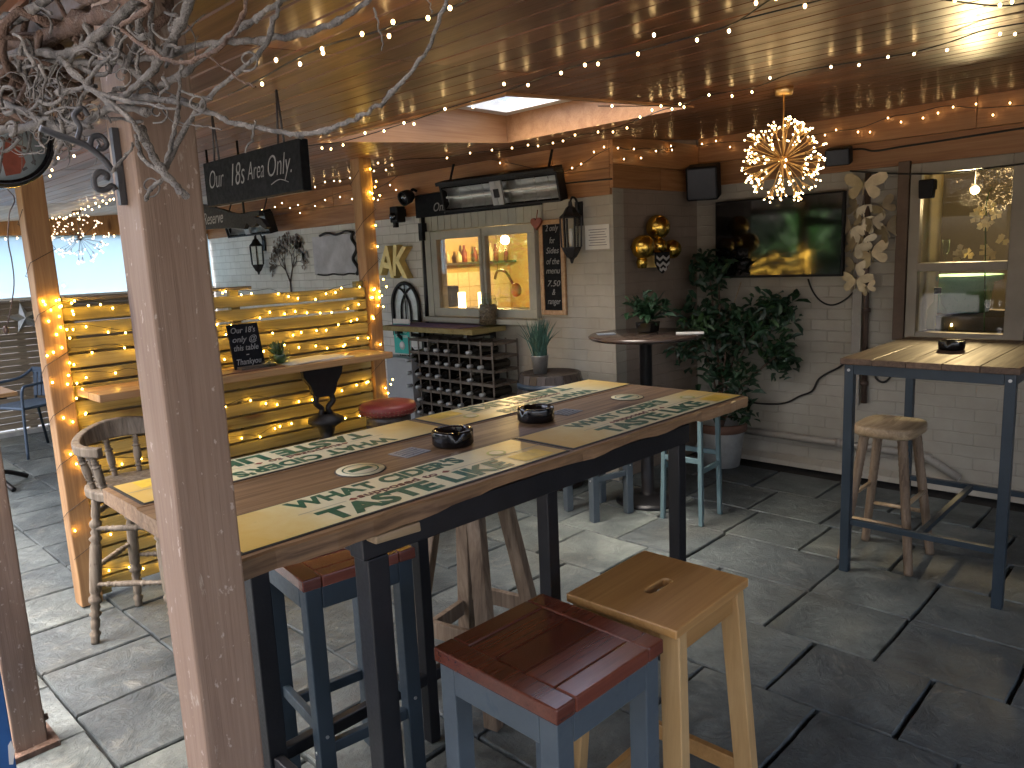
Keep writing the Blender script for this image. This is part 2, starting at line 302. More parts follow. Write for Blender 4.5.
# ------------------------------------------------------------------ mesh builder
MW = {}
class MB:
    def __init__(s): s.v = []; s.f = []; s.sm = []; s.mi = []; s.cur = 0
    def add(s, vs, fs, smooth=False):
        o = len(s.v); s.v += [Vector(v) for v in vs]
        for f in fs: s.f.append([i+o for i in f]); s.sm.append(smooth); s.mi.append(s.cur)
        return s
    def box(s, c, d, rot=None):
        c = Vector(c); vs = []
        for x in (-.5, .5):
            for y in (-.5, .5):
                for z in (-.5, .5):
                    p = Vector((x*d[0], y*d[1], z*d[2])); vs.append(c + (rot @ p if rot else p))
        return s.add(vs, [(0, 1, 3, 2), (4, 6, 7, 5), (0, 4, 5, 1), (2, 3, 7, 6), (0, 2, 6, 4), (1, 5, 7, 3)])
    def bb(s, lo, hi):
        return s.box([(a+b)/2 for a, b in zip(lo, hi)], [abs(b-a) for a, b in zip(lo, hi)])
    def beam(s, p0, p1, w, h, up=(0, 0, 1), w1=None, h1=None):
        p0, p1 = Vector(p0), Vector(p1); z = (p1-p0).normalized(); u = Vector(up)
        x = u.cross(z)
        if x.length < 1e-4: x = Vector((1, 0, 0)).cross(z)
        if x.length < 1e-4: x = Vector((0, 1, 0)).cross(z)
        x.normalize(); y = z.cross(x)
        w1 = w if w1 is None else w1; h1 = h if h1 is None else h1
        vs = [p0+x*a*w/2+y*b*h/2 for a, b in ((-1, -1), (1, -1), (1, 1), (-1, 1))] + [p1+x*a*w1/2+y*b*h1/2 for a, b in ((-1, -1), (1, -1), (1, 1), (-1, 1))]
        return s.add(vs, [(3, 2, 1, 0), (4, 5, 6, 7), (0, 1, 5, 4), (1, 2, 6, 5), (2, 3, 7, 6), (3, 0, 4, 7)])
    def leg(s, p0, p1, w0, w1, d0=None, d1=None):      # axis-aligned ends
        p0, p1 = Vector(p0), Vector(p1); d0 = d0 or w0; d1 = d1 or w1
        vs = [p0+Vector((a*w0/2, b*d0/2, 0)) for a, b in ((-1, -1), (1, -1), (1, 1), (-1, 1))] + [p1+Vector((a*w1/2, b*d1/2, 0)) for a, b in ((-1, -1), (1, -1), (1, 1), (-1, 1))]
        if p1.z < p0.z: vs = vs[4:] + vs[:4]
        return s.add(vs, [(3, 2, 1, 0), (4, 5, 6, 7), (0, 1, 5, 4), (1, 2, 6, 5), (2, 3, 7, 6), (3, 0, 4, 7)])
    def tube(s, pts, r, n=8, smooth=True):
        pts = [Vector(p) for p in pts]; k = len(pts); rs = r if isinstance(r, (list, tuple)) else [r]*k
        vs = []; ref = None
        for i, p in enumerate(pts):
            t = (pts[min(i+1, k-1)]-pts[max(i-1, 0)])
            if t.length < 1e-9: t = Vector((0, 0, 1))
            t.normalize()
            if ref is None:
                ref = t.orthogonal().normalized()
            ref = ref - t*ref.dot(t)
            if ref.length < 1e-5: ref = t.orthogonal()
            ref.normalize(); q = t.cross(ref)
            for j in range(n):
                a = 2*math.pi*j/n; vs.append(p + (ref*math.cos(a)+q*math.sin(a))*rs[i])
        fs = [(i*n+j, i*n+(j+1) % n, (i+1)*n+(j+1) % n, (i+1)*n+j) for i in range(k-1) for j in range(n)]
        s.add(vs, fs, smooth)
        o = len(s.v)-len(vs)
        s.f.append([o+j for j in reversed(range(n))]); s.sm.append(False); s.mi.append(s.cur)
        s.f.append([o+(k-1)*n+j for j in range(n)]); s.sm.append(False); s.mi.append(s.cur)
        return s
    def lathe(s, prof, c=(0, 0, 0), n=24, mat=None, smooth=True, cap=False):
        c = Vector(c); vs = []
        for r, z in prof:
            for j in range(n):
                a = 2*math.pi*j/n; p = Vector((max(r, 1e-5)*math.cos(a), max(r, 1e-5)*math.sin(a), z)); vs.append(c + (mat @ p if mat else p))
        k = len(prof)
        s.add(vs, [(i*n+j, i*n+(j+1) % n, (i+1)*n+(j+1) % n, (i+1)*n+j) for i in range(k-1) for j in range(n)], smooth)
        return s
    def prism(s, poly, o, x, y, depth):                # poly in (x,y), extruded along x cross y
        o, x, y = Vector(o), Vector(x), Vector(y); z = x.cross(y).normalized(); n = len(poly)
        area = sum(poly[i][0]*poly[(i+1) % n][1]-poly[(i+1) % n][0]*poly[i][1] for i in range(n))
        if area < 0: poly = poly[::-1]
        vs = [o+x*a+y*b for a, b in poly] + [o+x*a+y*b+z*depth for a, b in poly]
        return s.add(vs, [tuple(reversed(range(n))), tuple(range(n, 2*n))] + [(i, (i+1) % n, n+(i+1) % n, n+i) for i in range(n)])
    def ball(s, c, r, u=10, v=7, sc=(1, 1, 1)):
        c = Vector(c); vs = []
        for i in range(v+1):
            th = math.pi*i/v
            for j in range(u):
                a = 2*math.pi*j/u; vs.append(c+Vector((r*sc[0]*max(math.sin(th), 1e-3)*math.cos(a), r*sc[1]*max(math.sin(th), 1e-3)*math.sin(a), -r*sc[2]*math.cos(th))))
        return s.add(vs, [(i*u+j, i*u+(j+1) % u, (i+1)*u+(j+1) % u, (i+1)*u+j) for i in range(v) for j in range(u)], True)
    def xf(s, mt):
        s.v = [mt @ v for v in s.v]; return s
    def build(s, name, mat, parent=None, bevel=0, local=False, seg=2):
        me = bpy.data.meshes.new(name)
        vs = s.v
        if parent is not None and not local:
            inv = MW[parent].inverted(); vs = [inv @ v for v in vs]
        me.from_pydata([tuple(v) for v in vs], [], s.f)
        me.polygons.foreach_set('use_smooth', s.sm)
        for mm in (mat if isinstance(mat, (list, tuple)) else [mat]): me.materials.append(mm)
        me.polygons.foreach_set('material_index', s.mi)
        me.update()
        ob = bpy.data.objects.new(name, me); COL.objects.link(ob)
        if parent is not None: ob.parent = parent; MW[ob] = MW[parent]
        else: MW[ob] = Matrix.Identity(4)
        if bevel:
            b = ob.modifiers.new('bevel', 'BEVEL'); b.width = bevel; b.segments = seg; b.limit_method = 'ANGLE'; b.angle_limit = R_(40)
        return ob
def tag(o, label, cat, group=None):
    o['label'] = label; o['category'] = cat
    if group: o['group'] = group
    return o
def thing(name, label, cat, loc=(0, 0, 0), rz=0, group=None):
    o = bpy.data.objects.new(name, None); COL.objects.link(o); o.empty_display_size = .1
    o.location = loc; o.rotation_euler = (0, 0, rz)
    MW[o] = Matrix.Translation(Vector(loc)) @ Matrix.Rotation(rz, 4, 'Z')
    return tag(o, label, cat, group)
def kids(o): return list(o.children)
def dup(o, loc=None, rz=None, label=None, parent=None):
    c = o.copy(); COL.objects.link(c)
    if parent is not None: c.parent = parent
    if loc is not None: c.location = loc
    if rz is not None: c.rotation_euler = (0, 0, rz)
    if label: c['label'] = label
    for ch in kids(o): dup(ch, parent=c)
    MW[c] = Matrix.Translation(c.location) @ Matrix.Rotation(c.rotation_euler.z, 4, 'Z')
    return c
def text(body, size, o, x, y, mat, parent, name='lettering', off=0.0, ext=.0006, shear=0.0, align='CENTER', local=False, width=None, space=1.0):
    cu = bpy.data.curves.new(name, 'FONT'); cu.body = body; cu.size = size; cu.align_x = align; cu.align_y = 'CENTER'
    cu.offset = off; cu.extrude = ext; cu.shear = shear; cu.resolution_u = 4; cu.space_character = space
    t = bpy.data.objects.new('tmp', cu); COL.objects.link(t)
    dg = bpy.context.evaluated_depsgraph_get(); dg.update()
    me = bpy.data.meshes.new_from_object(t.evaluated_get(dg))
    bpy.data.objects.remove(t)
    x, y, o = Vector(x).normalized(), Vector(y).normalized(), Vector(o); z = x.cross(y)
    if width:
        xs = [v.co.x for v in me.vertices]; k = width/max(1e-6, max(xs)-min(xs))
        for v in me.vertices: v.co.x *= k
    mt = Matrix((x, y, z)).transposed().to_4x4(); mt.translation = o
    if parent is not None and not local: mt = MW[parent].inverted() @ mt
    me.transform(mt); me.materials.clear(); me.materials.append(mat); me.name = name
    ob = bpy.data.objects.new(name, me); COL.objects.link(ob)
    if parent is not None: ob.parent = parent; MW[ob] = MW[parent]
    return ob
def smooth_path(pts, sub=5):
    pts = [Vector(p) for p in pts]; out = []
    for i in range(len(pts)-1):
        p0, p1, p2, p3 = pts[max(i-1, 0)], pts[i], pts[i+1], pts[min(i+2, len(pts)-1)]
        for k in range(sub):
            t = k/sub; out.append(.5*((2*p1)+(p2-p0)*t+(2*p0-5*p1+4*p2-p3)*t*t+(3*p1-p0-3*p2+p3)*t**3))
    out.append(pts[-1]); return out
YN, XP, ZP = Vector((0, -1, 0)), Vector((1, 0, 0)), Vector((0, 0, 1))
def struct(o): o['kind'] = 'structure'; return o

# ------------------------------------------------------------------ ground and paving
b = MB(); b.add([(-40, -40, -.03), (40, -40, -.03), (40, 40, -.03), (-40, 40, -.03)], [(0, 1, 2, 3)])
struct(b.build('ground', M['mortar']))
phase = {0: 2.9, 3: .935, 4: .69, 5: .47}
b = MB()
for k in range(-14, 11):
    x0 = .65+.4285*k; x1 = x0+.4285
    y = phase.get(k, rnd.uniform(0, .43)); y -= .428*math.ceil((y+5)/.428)
    while y < 10.5:
        L = .428
        if not (k in phase and .3 < y < 3.4) and rnd.random() < .2: L = .856 if k in phase else .642
        y1 = y+L; g = .005+rnd.random()*.003
        if x1 > 5.2 or x1 < -1.0: break
        zs = [rnd.uniform(-.004, .001) for _ in range(4)]
        q = [(x0+g*.6, y+g), (x1-g*.6, y+g), (x1-g*.6, y1-g), (x0+g*.6, y1-g)]
        q = [(px+rnd.uniform(-.003, .003), py+rnd.uniform(-.004, .004)) for px, py in q]
        # subdivided ragged outline
        out = []
        for i in range(4):
            (ax, ay), (bx_, by) = q[i], q[(i+1) % 4]
            for s in range(6):
                t = s/6; j = 0 if s == 0 else rnd.uniform(-.0022, .0022)
                out.append((ax+(bx_-ax)*t+(j if i % 2 else 0), ay+(by-ay)*t+(0 if i % 2 else j)))
        n = len(out); cx, cy = (x0+x1)/2, (y+y1)/2
        top = [(cx+(px-cx)*.982, cy+(py-cy)*.982, zs[i//6]) for i, (px, py) in enumerate(out)]
        rim = [(px, py, zs[i//6]-.006) for i, (px, py) in enumerate(out)]
        low = [(px, py, -.028) for px, py in out]
        fs = [tuple(range(n))] + [(n+i, n+(i+1) % n, (i+1) % n, i) for i in range(n)] + [(2*n+i, 2*n+(i+1) % n, n+(i+1) % n, n+i) for i in range(n)]
        b.add(top+rim+low, fs)
        y = y1
struct(b.build('paving', M['stone']))
b = MB(); b.add([(-14, -14, -.012), (-.63, -14, -.012), (-.63, 16, -.012), (-14, 16, -.012)], [(0, 1, 2, 3)])
struct(b.build('bounce_gravel', plain('pale bounce gravel', (.36, .35, .33), .9, 0, .35, 40, .8)))  # unseen light ground added to bounce daylight up under the roof

# ------------------------------------------------------------------ pub building
pub = thing('pub_building', 'cream painted brick pub with a serving hatch, a recessed end and a sash window', 'building', (4.6, 3.5, 0))
XH, XT, YR = 4.10, 5.15, 3.02
def wall_with_hole(name, X, th, y0, y1, z0, z1, hole, mat):
    hy0, hy1, hz0, hz1 = hole; b = MB()
    b.bb((X, y0, z0), (X+th, hy0, z1)); b.bb((X, hy1, z0), (X+th, y1, z1)); b.bb((X, hy0, z0), (X+th, hy1, hz0)); b.bb((X, hy0, hz1), (X+th, hy1, z1))
    return b.build(name, mat, pub)
wall_with_hole('hatch_wall', XH, .12, YR, 5.0, -.02, 2.6, (3.68, 4.83, 1.10, 1.79), M['brick'])
b = MB(); b.bb((XH, 5.0, -.02), (XH+.12, 9.1, 2.6)); b.build('white_wall', M['brickw'], pub)
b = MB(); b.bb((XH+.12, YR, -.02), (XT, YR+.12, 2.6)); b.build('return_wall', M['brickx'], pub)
wall_with_hole('screen_wall', XT, .12, -2.3, YR, -.02, 2.6, (.90, 1.53, .93, 2.0), M['brick'])
b = MB(); b.bb((3.2, -2.42, -.02), (XT+.12, -2.3, 2.6)); b.build('light_block_wall', M['brickx'], pub)  # unseen wall added to keep light off the right side
# rooms behind the glass
b = MB()
b.bb((6.2, 3.3, 0), (6.25, 8.9, 2.6)); b.bb((4.24, 3.16, 0), (6.2, 3.2, 2.6)); b.bb((4.24, 6.0, 0), (6.2, 6.05, 2.6))
b.bb((4.24, 3.16, 2.4), (6.2, 6.0, 2.45)); b.bb((4.24, 3.2, .7), (6.2, 6.0, .75))
b.build('kitchen_wall', M['yellowwall'], pub)
b = MB()
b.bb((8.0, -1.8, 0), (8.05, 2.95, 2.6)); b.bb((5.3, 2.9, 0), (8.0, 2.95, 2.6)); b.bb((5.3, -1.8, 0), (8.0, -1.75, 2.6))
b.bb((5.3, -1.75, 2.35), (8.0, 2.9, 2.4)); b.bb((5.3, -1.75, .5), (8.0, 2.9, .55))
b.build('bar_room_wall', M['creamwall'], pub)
# hatch window
hw = MB(); z0, z1 = 1.105, 1.785; X0, X1 = 4.06, 4.11
for y0, y1, a, c in ((3.685, 4.825, z0, z0+.065), (3.685, 4.825, z1-.065, z1)): hw.bb((X0, y0, a), (X1, y1, c))
for y0, y1 in ((3.685, 3.755), (4.195, 4.265), (4.755, 4.825)): hw.bb((X0, y0, z0+.065), (X1, y1, z1-.065))
hw.bb((4.045, 4.222, z0+.01), (4.062, 4.238, z1-.01))
hwin = hw.build('hatch_window', M['winframe'], pub, .004)
for y0, y1 in ((3.755, 4.195), (4.265, 4.755)):
    MB().bb((4.083, y0, z0+.065), (4.089, y1, z1-.065)).build('pane', M['hatchpane'], hwin)
MB().bb((4.0, 3.62, 1.06), (4.099, 4.90, 1.10)).build('sill', M['winframe'], hwin, .004)
b = MB(); b.bb((4.085, 3.63, 1.79), (4.098, 4.90, 1.915)); 
for i in range(16): b.bb((4.080, 3.64+i*.079, 1.792), (4.0855, 3.64+i*.079+.07, 1.912))
b.bb((4.06, 4.83, 1.1), (4.098, 4.90, 1.79)); b.build('hatch_surround', M['winframe'], hwin, .002)
# sash window
sw = MB(); X0, X1 = 5.10, 5.16
sw.bb((X0, .90, .93), (X1, 1.0, 2.0)); sw.bb((X0, 1.47, .93), (X1, 1.53, 2.0))
sw.bb((X0, 1.0, 1.935), (X1, 1.47, 2.0)); sw.bb((X0, 1.0, .93), (X1, 1.47, .985)); sw.bb((X0-.01, 1.0, 1.355), (X1, 1.47, 1.405))
swin = sw.build('sash_window', M['winframe2'], pub, .004)
MB().bb((5.125, 1.0, 1.405), (5.131, 1.47, 1.935)).build('upper_pane', M['pane'], swin)
MB().bb((5.112, 1.0, .985), (5.118, 1.47, 1.355)).build('lower_pane', M['sashpane'], swin)
MB().bb((5.02, .84, .88), (5.149, 1.58, .928)).build('sill', M['winframe2'], swin, .004)
MB().bb((5.09, 1.535, .93), (5.148, 1.60, 2.02)).build('brown_jamb', M['brownstrip'], swin, .003)
MB().bb((5.095, .74, .93), (5.148, .893, 2.02)).build('wide_jamb', M['winframe2'], swin, .003)
# mortar fillet at wall foot
b = MB()
b.prism([(0, 0), (-.07, 0), (-.055, .03), (0, .06)], (XT-.001, YR-.002, 0), (1, 0, 0), (0, 0, 1), 5.2)
b.build('wall_foot', M['brick'], pub)

# ------------------------------------------------------------------ canopy roof
roof = thing('canopy_roof', 'low canopy roof lined with varnished brown boards and a square skylight', 'canopy', (2.6, 2.0, 2.05))
SK = (2.03, 3.24, 1.95, 3.12)      # skylight X0 X1 Y0 Y1
rot = Matrix.Rotation(-math.atan(KC), 3, 'Y')
def ceilboards(xa, xb, ya, yb, mat, name, w=.098, holes=None, joints=()):
    b = MB(); x = xa; th = .022
    while x < xb-.01:
        x2 = min(x+w, xb); segs = [(ya, yb)]
        cuts = sorted(set([ya]+[j for j in joints if ya < j < yb]+[yb]))
        segs = [(cuts[i], cuts[i+1]) for i in range(len(cuts)-1)]
        if holes and x2 > holes[0]+.001 and x < holes[1]-.001:
            ns = []
            for a, c in segs:
                if c <= holes[2] or a >= holes[3]: ns.append((a, c))
                else:
                    if a < holes[2]: ns.append((a, holes[2]))
                    if c > holes[3]: ns.append((holes[3], c))
            segs = ns
        for a, c in segs:
            g = .0018; ch = .004; d = rnd.uniform(0, .0012)
            X0_, X1_ = x+g*.2, x2-g*.2; za, zb = cz(X0_)+d, cz(X1_)+d; e = .0012
            pr = [(X0_+ch, cz(X0_+ch)+d), (X1_-ch, cz(X1_-ch)+d), (X1_, zb+ch), (X1_, zb+th), (X0_, za+th), (X0_, za+ch)]
            vs = [(px, a+e, pz) for px, pz in pr]+[(px, c-e, pz) for px, pz in pr]
            n = 6
            b.add(vs, [tuple(range(n)), tuple(reversed(range(n, 2*n)))]+[(i, n+i, n+(i+1) % n, (i+1) % n) for i in range(n)])
        x = x2
    return b.build(name, mat, roof)
xs = .42; W = (SK[0]-xs)/round((SK[0]-xs)/.098)
ceilboards(xs, SK[0], -2.3, 6.58, M['ceil'], 'ceiling_boards', W, joints=(1.655, 4.2))
W2 = (SK[1]-SK[0])/round((SK[1]-SK[0])/.098)
ceilboards(SK[0], SK[1], -2.3, 6.58, M['ceil'], 'ceiling_boards', W2, holes=SK, joints=(1.655, 4.2))
ceilboards(SK[1], XT+.1, -2.3, 6.58, M['ceil'], 'ceiling_boards', .098, joints=(1.655, 4.2))
ceilboards(.42, XH+.1, 6.585, 9.0, M['ceillit'], 'daylit_ceiling_boards', .12)
b = MB()
def deck(x0, x1, y0, y1): 
    b.add([(x, y, cz(x)+t) for t in (.024, .12) for x, y in ((x0, y0), (x1, y0), (x1, y1), (x0, y1))], [(3, 2, 1, 0), (4, 5, 6, 7), (0, 1, 5, 4), (1, 2, 6, 5), (2, 3, 7, 6), (3, 0, 4, 7)])
deck(.36, SK[0]-.03, -2.45, 9.1); deck(SK[1]+.03, XT+.3, -2.45, 9.1); deck(SK[0]-.03, SK[1]+.03, -2.45, SK[2]-.03); deck(SK[0]-.03, SK[1]+.03, SK[3]+.03, 9.1)
b.build('roof_deck', M['brownstrip'], roof)
# skylight
b = MB(); t = .025; zt = cz(SK[1])+.17
def liner(x0, x1, y0, y1): b.add([(x, y, z) for x, y in ((x0, y0), (x1, y0), (x1, y1), (x0, y1)) for z in (cz(x)-.008, zt)], [(0, 2, 4, 6), (7, 5, 3, 1), (0, 1, 3, 2), (2, 3, 5, 4), (4, 5, 7, 6), (6, 7, 1, 0)])
liner(SK[0]-t, SK[0], SK[2]-t, SK[3]+t); liner(SK[1], SK[1]+t, SK[2]-t, SK[3]+t); liner(SK[0], SK[1], SK[2]-t, SK[2]); liner(SK[0], SK[1], SK[3], SK[3]+t)
sky = b.build('skylight', M['lining'], roof)
b = MB(); fz0, fz1 = zt-.03, zt+.03; iw = .07
b.bb((SK[0], SK[2], fz0), (SK[0]+iw, SK[3], fz1)); b.bb((SK[1]-iw, SK[2], fz0), (SK[1], SK[3], fz1))
b.bb((SK[0]+iw, SK[2], fz0), (SK[1]-iw, SK[2]+iw, fz1)); b.bb((SK[0]+iw, SK[3]-iw, fz0), (SK[1]-iw, SK[3], fz1))
b.bb((SK[0]+.57, SK[2]+iw, fz0), (SK[0]+.64, SK[3]-iw, fz1))
b.build('skylight_frame', M['white'], sky)
b = MB(); b.bb((SK[0]+iw, SK[2]+iw, zt+.0), (SK[1]-iw, SK[3]-iw, zt+.006)); b.build('skylight_glass', M['pane'], sky)
# fascia boards (each board an island)
b = MB(); f = .028
for (za, zb, cuts) in ((1.925, 2.09, (3.02, 3.45, 5.3, 9.0)), (2.093, cz(XH-.03)+.01, (3.02, 3.5, 6.2, 9.0))):
    for i in range(len(cuts)-1): b.bb((XH-f, cuts[i]+.001, za), (XH-.001, cuts[i+1]-.001, zb))
for (za, zb, cuts) in ((2.0, 2.16, (-2.28, .2, YR-f)), (2.163, cz(XT-.03)+.01, (-2.28, 1.2, YR-f))):
    for i in range(len(cuts)-1): b.bb((XT-f, cuts[i]+.001, za), (XT-.001, cuts[i+1]-.001, zb))
b.build('fascia_board', M['fascia'], roof, .003)
b = MB()
b.bb((XH-f, YR-f, 1.965), (4.62, YR-.001, 2.11)); b.bb((4.623, YR-f, 1.965), (XT-.001, YR-.001, 2.11)); b.bb((XH-f, YR-f, 2.113), (XT-.001, YR-.001, 2.30))
b.build('fascia_board', M['fasciax'], roof, .003)
b = MB(); b.bb((.44, -2.3, 1.952), (.53, 9.0, 2.005)); b.build('front_beam', M['brownstrip'], roof, .004)
b = MB(); b.add([(x, y, z) for x in (.54, XH-.03) for y in (8.86, 8.94) for z in (1.985, cz(x)+.01)], [(0, 1, 3, 2), (4, 6, 7, 5), (0, 4, 5, 1), (2, 3, 7, 6), (0, 2, 6, 4), (1, 5, 7, 3)]); b.build('end_beam', M['postg'], roof, .004)
b = MB(); b.bb((1.0, 3.81, cz(1.0)-.10), (XH-.03, 3.89, cz(1.0)+.0)); 
# end screen
scr = thing('frosted_screen', 'pale blue frosted sheet glowing between the back fence and the roof edge', 'screen', (2.2, 8.9, 1.36))
MB().bb((.4, 8.892, 1.37), (XH-.02, 8.898, 1.985)).build('sheet', M['sheet'], scr)
b = MB(); b.bb((.4, 8.87, 1.35), (XH-.02, 8.92, 1.375))
for x in (.42, 4.03): b.bb((x, 8.875, 1.375), (x+.03, 8.89, 1.985))
b.build('frame', M['white'], scr)
# ------------------------------------------------------------------ posts
def post(x0, x1, y0, y1, z1, mat, label, plate=False):
    t = thing('wooden_post', label, 'post', ((x0+x1)/2, (y0+y1)/2, 0), 0, 'posts holding up the canopy')
    b = MB(); n = 14
    vs = []
    for i in range(n+1):
        z = (z1)*i/n+.004; j = lambda: rnd.uniform(-.0012, .0012)
        vs += [(x0+j(), y0+j(), z), (x1+j(), y0+j(), z), (x1+j(), y1+j(), z), (x0+j(), y1+j(), z)]
    fs = [(0, 3, 2, 1), (n*4, n*4+1, n*4+2, n*4+3)]+[(i*4+k, i*4+(k+1) % 4, i*4+4+(k+1) % 4, i*4+4+k) for i in range(n) for k in range(4)]
    b.add(vs, fs); b.build('shaft', mat, t, .005)
    if plate:
        b = MB(); b.bb((x0-.03, y0-.03, 0), (x1+.03, y1+.03, .02)); b.bb((x1, y0+.02, .02), (x1+.006, y1-.02, .12)); b.tube([(x1+.006, (y0+y1)/2, .08), (x1+.02, (y0+y1)/2, .08)], .012, 6)
        b.build('base_plate', M['barkbrown'], t, .002)
    return t
post(.421, .514, 1.12, 1.212, 1.95, M['post'], 'thick pinkish brown post with white scuffs standing in the foreground')
post(.44, .535, 2.78, 2.875, 1.95, M['post'], 'brown post with a bolted base at the bottom left edge', True)
post(.96, 1.055, 3.85, 3.945, cz(1.0), M['postg'], 'golden post wound with lights at the left end of the slatted fence')
post(2.725, 2.815, 3.85, 3.94, cz(2.72), M['postg'], 'golden post wound with lights at the right end of the slatted fence')

# ------------------------------------------------------------------ fences
fn = thing('slatted_fence', 'golden slatted screen draped with amber fairy lights between two posts', 'fence', (1.9, 3.9, 0))
b = MB(); z = .05; i = 0
while z < 1.42:
    h = .060; j = rnd.uniform(-.003, .003); x = 1.06
    b.bb((1.06, 3.872+j, z), (2.72, 3.892+j, z+h)); z += h+.0125; i += 1
b.build('slats', M['slat'], fn, .003)
for x in (1.06, 1.87, 2.67): MB().bb((x, 3.894, .02), (x+.05, 3.935, 1.45)).build('batten', M['slat'], fn, .003)
b = MB(); z = .09
while z < 1.24: b.bb((1.06, 3.937, z), (2.72, 3.952, z+.055)); z += .0725
b.build('rear_slats', M['slatold'], fn, .002)
b = MB(); b.bb((1.06, 3.862, 1.445), (1.98, 3.945, 1.462)); b.build('cap_rail', M['slatold'], fn, .003)
fb = thing('back_fence', 'weathered brown slat fence closing the far end under the pale sheet', 'fence', (2.2, 9.0, 0))
b = MB(); z = .06
while z < 1.33: b.bb((-.6, 8.9, z), (XH-.02, 8.92, z+.06)); z += .064
b.build('slats', M['slatold'], fb, .002)
for x in (-.5, .8, 2.0, 3.2): MB().bb((x, 8.925, 0), (x+.07, 8.99, 1.35)).build('fence_post', M['slatold'], fb, .003)
b = MB(); b.bb((.2, 8.8, 0), (XH-.03, 8.88, .05)); b.build('kerb_foot', M['whitepot'], fb, .004)

# ------------------------------------------------------------------ fence counter
ct = thing('wall_counter', 'narrow golden plank counter fixed along the slatted fence', 'counter', (1.9, 3.7, 0))
b = MB(); b.bb((1.07, 3.56, 1.005), (2.66, 3.705, 1.04)); b.bb((1.07, 3.708, 1.007), (2.66, 3.86, 1.04)); b.build('plank', M['shelfw'], ct, .004)
b = MB(); zb = 1.004
lx, ly = 2.24, 3.66
b.prism([(-.13, 0), (.13, 0), (.12, -.05), (.085, -.10), (.07, -.15), (.05, -.17), (-.05, -.17), (-.07, -.15), (-.085, -.10), (-.12, -.05)], (lx, ly+.015, zb), (1, 0, 0), (0, 0, 1), .03)
b.tube(smooth_path([(lx-.045, ly, zb-.16), (lx-.055, ly, zb-.2), (lx-.02, ly, zb-.24), (lx-.045, ly, zb-.29)]), .016, 8)
b.tube(smooth_path([(lx+.045, ly, zb-.16), (lx+.055, ly, zb-.2), (lx+.02, ly, zb-.24), (lx+.045, ly, zb-.29)]), .016, 8)
b.lathe([(.03, .0), (.2, .0), (.2, .03), (.06, .06), (.035, .12), (.035, .35), (.045, .37), (.03, .39), (.04, .55), (.055, .58), (.035, .61), (.05, .66), (.1, .69), (.1, .71), (.045, .74)], (lx, ly, 0), 20)
b.build('iron_leg', M['iron'], ct)
# chalk easel on counter
p = atY(245, 362, 3.72)
e = thing('chalkboard_sign', 'small chalkboard propped on the fence counter with a handwritten house rule', 'sign', (p.x, 3.72, 1.04))
x0, x1 = atY(231, 345, 3.72).x, atY(262, 345, 3.72).x
tl = math.tan(R_(12))
b = MB(); zt_ = 1.275; h = zt_-1.045
def tb(o, xa, xb, ya, hh, th=.012): o.add([(xa, ya, 1.043), (xb, ya, 1.043), (xb, ya+th, 1.043), (xa, ya+th, 1.043), (xa, ya+hh*tl, 1.043+hh), (xb, ya+hh*tl, 1.043+hh), (xb, ya+hh*tl+th, 1.043+hh), (xa, ya+hh*tl+th, 1.043+hh)], [(3, 2, 1, 0), (4, 5, 6, 7), (0, 1, 5, 4), (1, 2, 6, 5), (2, 3, 7, 6), (3, 0, 4, 7)])
tb(b, x0, x1, 3.70, h); b.build('board', M['slate'], e, .002)
MB().bb((x0+.01, 3.65, 1.041), (x1+.03, 3.70, 1.058)).build('foot', M['rack'], e, .002)
cxm = (x0+x1)/2; ydir = Vector((0, tl, 1)).normalized()
for k, (s_, q) in enumerate((("Our 18's", .86), ('only @', .66), ('this table', .47), ('-', .33), ('Thankyou', .16))):
    text(s_, .042, (cxm-.006, 3.70+h*q*tl-.002, 1.043+h*q), XP, ydir, M['chalk'], e, 'chalk_lettering', .0004, .0003, .3, width=(x1-x0)*(.8 if len(s_) > 3 else .1))
# cactus glass, tea lights and papers on the counter
p = atY(280, 358, 3.72)
g = thing('succulent_pot', 'little green succulent in a clear glass pot on the fence counter', 'plant', (p.x, 3.72, 1.04))
b = MB(); b.lathe([(.03, 0), (.05, .005), (.058, .05), (.05, .075), (.046, .075), (.053, .05), (.045, .01), (.0, .008)], (p.x, 3.72, 1.042), 16); b.build('glass_pot', M['glass'], g)
b = MB()
for k in range(26):
    a = rnd.uniform(0, 6.28); t_ = rnd.uniform(.2, 1.2); L = .085
    d = Vector((math.cos(a)*math.sin(t_), math.sin(a)*math.sin(t_), math.cos(t_))); q = Vector((p.x, 3.72, 1.085))
    b.tube([q, q+d*L*.5, q+d*L], [.009, .011, .001], 5)
b.ball((p.x, 3.72, 1.075), .035, 8, 6); b.build('leaves', M['leaf2'], g)
for px_, nm in ((266, 'nearest the chalkboard'), (272, 'next to the succulent')):
    p = atY(px_, 366, 3.66); j = tag(MB().lathe([(.0, 0), (.022, 0), (.024, .04), (.0205, .04), (.019, .006), (0, .006)], (p.x, 3.655, 1.041), 14).build('tea_light_glass', M['glass']), 'tiny clear tea light glass on the fence counter, the one '+nm, 'candle holder', 'tea light glasses')
b = MB(); b.bb((2.02, 3.60, 1.0405), (2.42, 3.80, 1.044)); b.box((2.2, 3.70, 1.0465), (.3, .2, .004), Matrix.Rotation(.12, 3, 'Z'))
tag(b.build('paper_menu', M['paper']), 'white papers lying flat on the right end of the fence counter', 'menu')
MB_ = MB(); MB_.bb((1.45, 3.60, 1.0405), (1.99, 3.78, 1.0445)); tag(MB_.build('place_mat', M['terracotta']), 'dull red mat lying on the fence counter before the succulent', 'mat')

